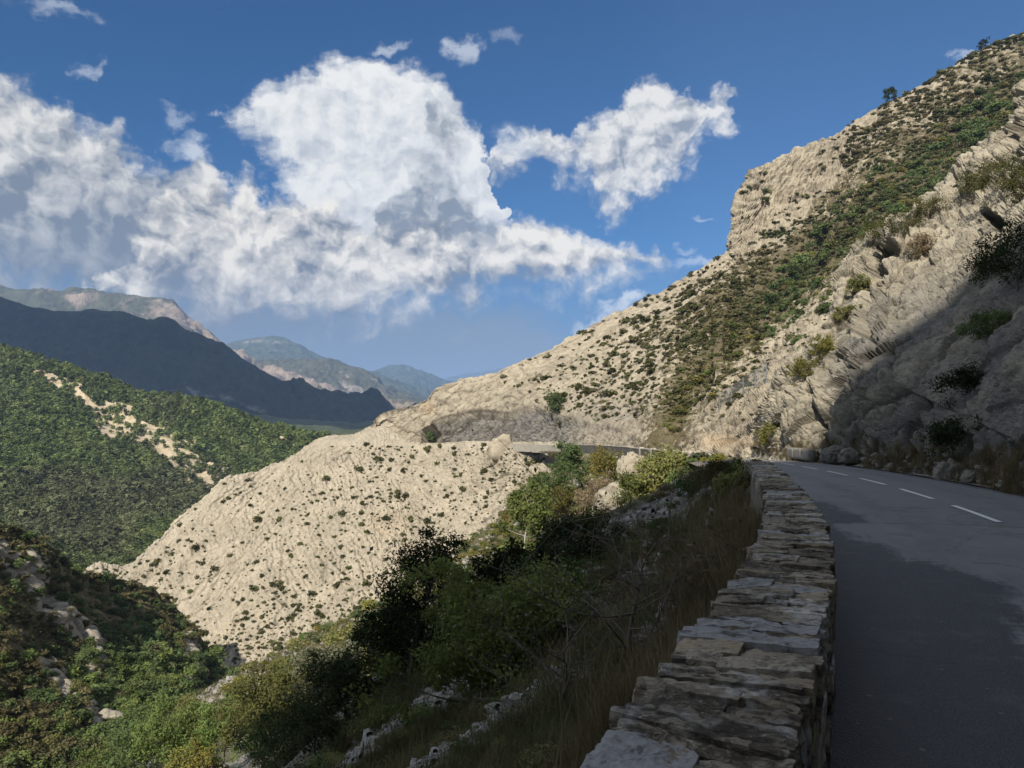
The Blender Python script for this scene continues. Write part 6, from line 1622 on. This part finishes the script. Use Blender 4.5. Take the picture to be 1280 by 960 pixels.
# rocks one can point to
boulder('pale_boulder', at(781, 626, 49), (1.75, 1.3, 1.05), 3.0, M_cliff, 'large pale angular boulder on the bank below the big rounded bush', rot=0.4)
boulder('ochre_outcrop', at(790, 592, 78), (1.5, 1.3, 2.1), 5.0, M_slab, 'upright ochre rock under the crenellated parapet', rot=0.1)
boulder('rock_outcrop', at(626, 566, 210), (4.6, 3.0, 4.6), 7.0, M_slab, 'pale rock knob at the outer edge of the road below the grey overhang', rot=0.3)
boulder('cliff_foot_boulder', at(1044, 571, 33.6), (0.62, 0.4, 0.45), 9.0, M_cliff, grey=0.8, label='squat boulder beside the concrete barrier at the cliff foot')
boulder('cliff_foot_boulder', at(1062, 573, 32.2), (0.5, 0.35, 0.36), 11.0, M_cliff, grey=0.8, label='smaller boulder right of the squat one at the cliff foot')
boulder('cliff_foot_boulder', at(1190, 594, 22.4), (0.45, 0.35, 0.42), 13.0, M_cliff, grey=0.6, label='pale weathered rock at the foot of the shaded cliff')
boulder('cliff_foot_boulder', at(1216, 600, 20.8), (0.3, 0.28, 0.22), 15.0, M_cliff, grey=0.7, label='small rock below the pale weathered rock at the cliff foot')
boulder('cliff_foot_boulder', at(1276, 606, 18.3), (0.4, 0.35, 0.26), 17.0, M_cliff, grey=0.8, label='rounded rock by the gutter at the right edge of the picture')
boulder('slope_rock', anchor(NEAR, 925, 668), (0.42, 0.3, 0.15), 19.0, M_cliff, 'flat pale rock in the grass left of the wall')
boulder('slope_rock', anchor(NEAR, 745, 760), (0.35, 0.3, 0.22), 23.0, M_cliff, 'single pale stone in the middle of the shaded slope')
boulder('slope_rock', np.array(anchor(NEAR, 905, 700)) , (0.3, 0.25, 0.14), 25.0, M_cliff, 'small pale rock beside the wall just below the flat pale rock')
boulder('slab_of_stone', np.array((-0.28, 1.75, 0.30)), (0.16, 0.22, 0.34), 27.0, M_pale, 'pale stone leaning against the near end of the wall')
print('near', round(time.time() - T0, 1))

# ------------------------------------------------------------------ the air: one closed box of thin haze round everything
m, g, out = new_mat('haze_air')
pv = g.node('ShaderNodeVolumePrincipled')
pv.inputs['Color'].default_value = (0.42, 0.62, 1.0, 1)
pv.inputs['Density'].default_value = HAZE
g.l.new(pv.outputs[0], out.inputs['Volume'])
bm = bmesh.new(); bmesh.ops.create_cube(bm, size=1.0)
me = bpy.data.meshes.new('haze'); bm.to_mesh(me); bm.free()
hz = make_obj('haze', me, m); hz['kind'] = 'stuff'
hz.scale = (38000, 33000, 1120); hz.location = (0, 8500, -97 + 560)
# a cumulus high above the haze, behind and overhead of the viewer, whose shade lies on the far forest ridge
th = np.linspace(0, 2 * np.pi, 80, endpoint=False); ph = np.linspace(0.03, np.pi - 0.03, 40)
T, Pp = np.meshgrid(th, ph, indexing='ij')
U = np.stack([np.sin(Pp) * np.cos(T), np.sin(Pp) * np.sin(T), np.cos(Pp)], -1)
r = 1 + 0.30 * fbm(U, 0.7, 5, 0.55)
X = U * r[..., None] * np.array((CLOUD_RX, CLOUD_RY, 330))
X[..., 2] = np.where(X[..., 2] < 0, X[..., 2] * 0.4, X[..., 2])
i = np.arange(80 * 40).reshape(80, 40); j = np.roll(i, -1, axis=0)
F = np.stack([i[:, :-1], i[:, 1:], j[:, 1:], j[:, :-1]], -1).reshape(-1, 4)
m, g, out = new_mat('cloud_white'); diffuse(g, out, (0.85, 0.85, 0.85), spec=0.0)
o = make_obj('cloud', mesh_from('cloud', X.reshape(-1, 3), F[:, ::-1]), m, loc=(CLOUD_X, CLOUD_Y, 2900)); o['kind'] = 'structure'
print('all', round(time.time() - T0, 1))
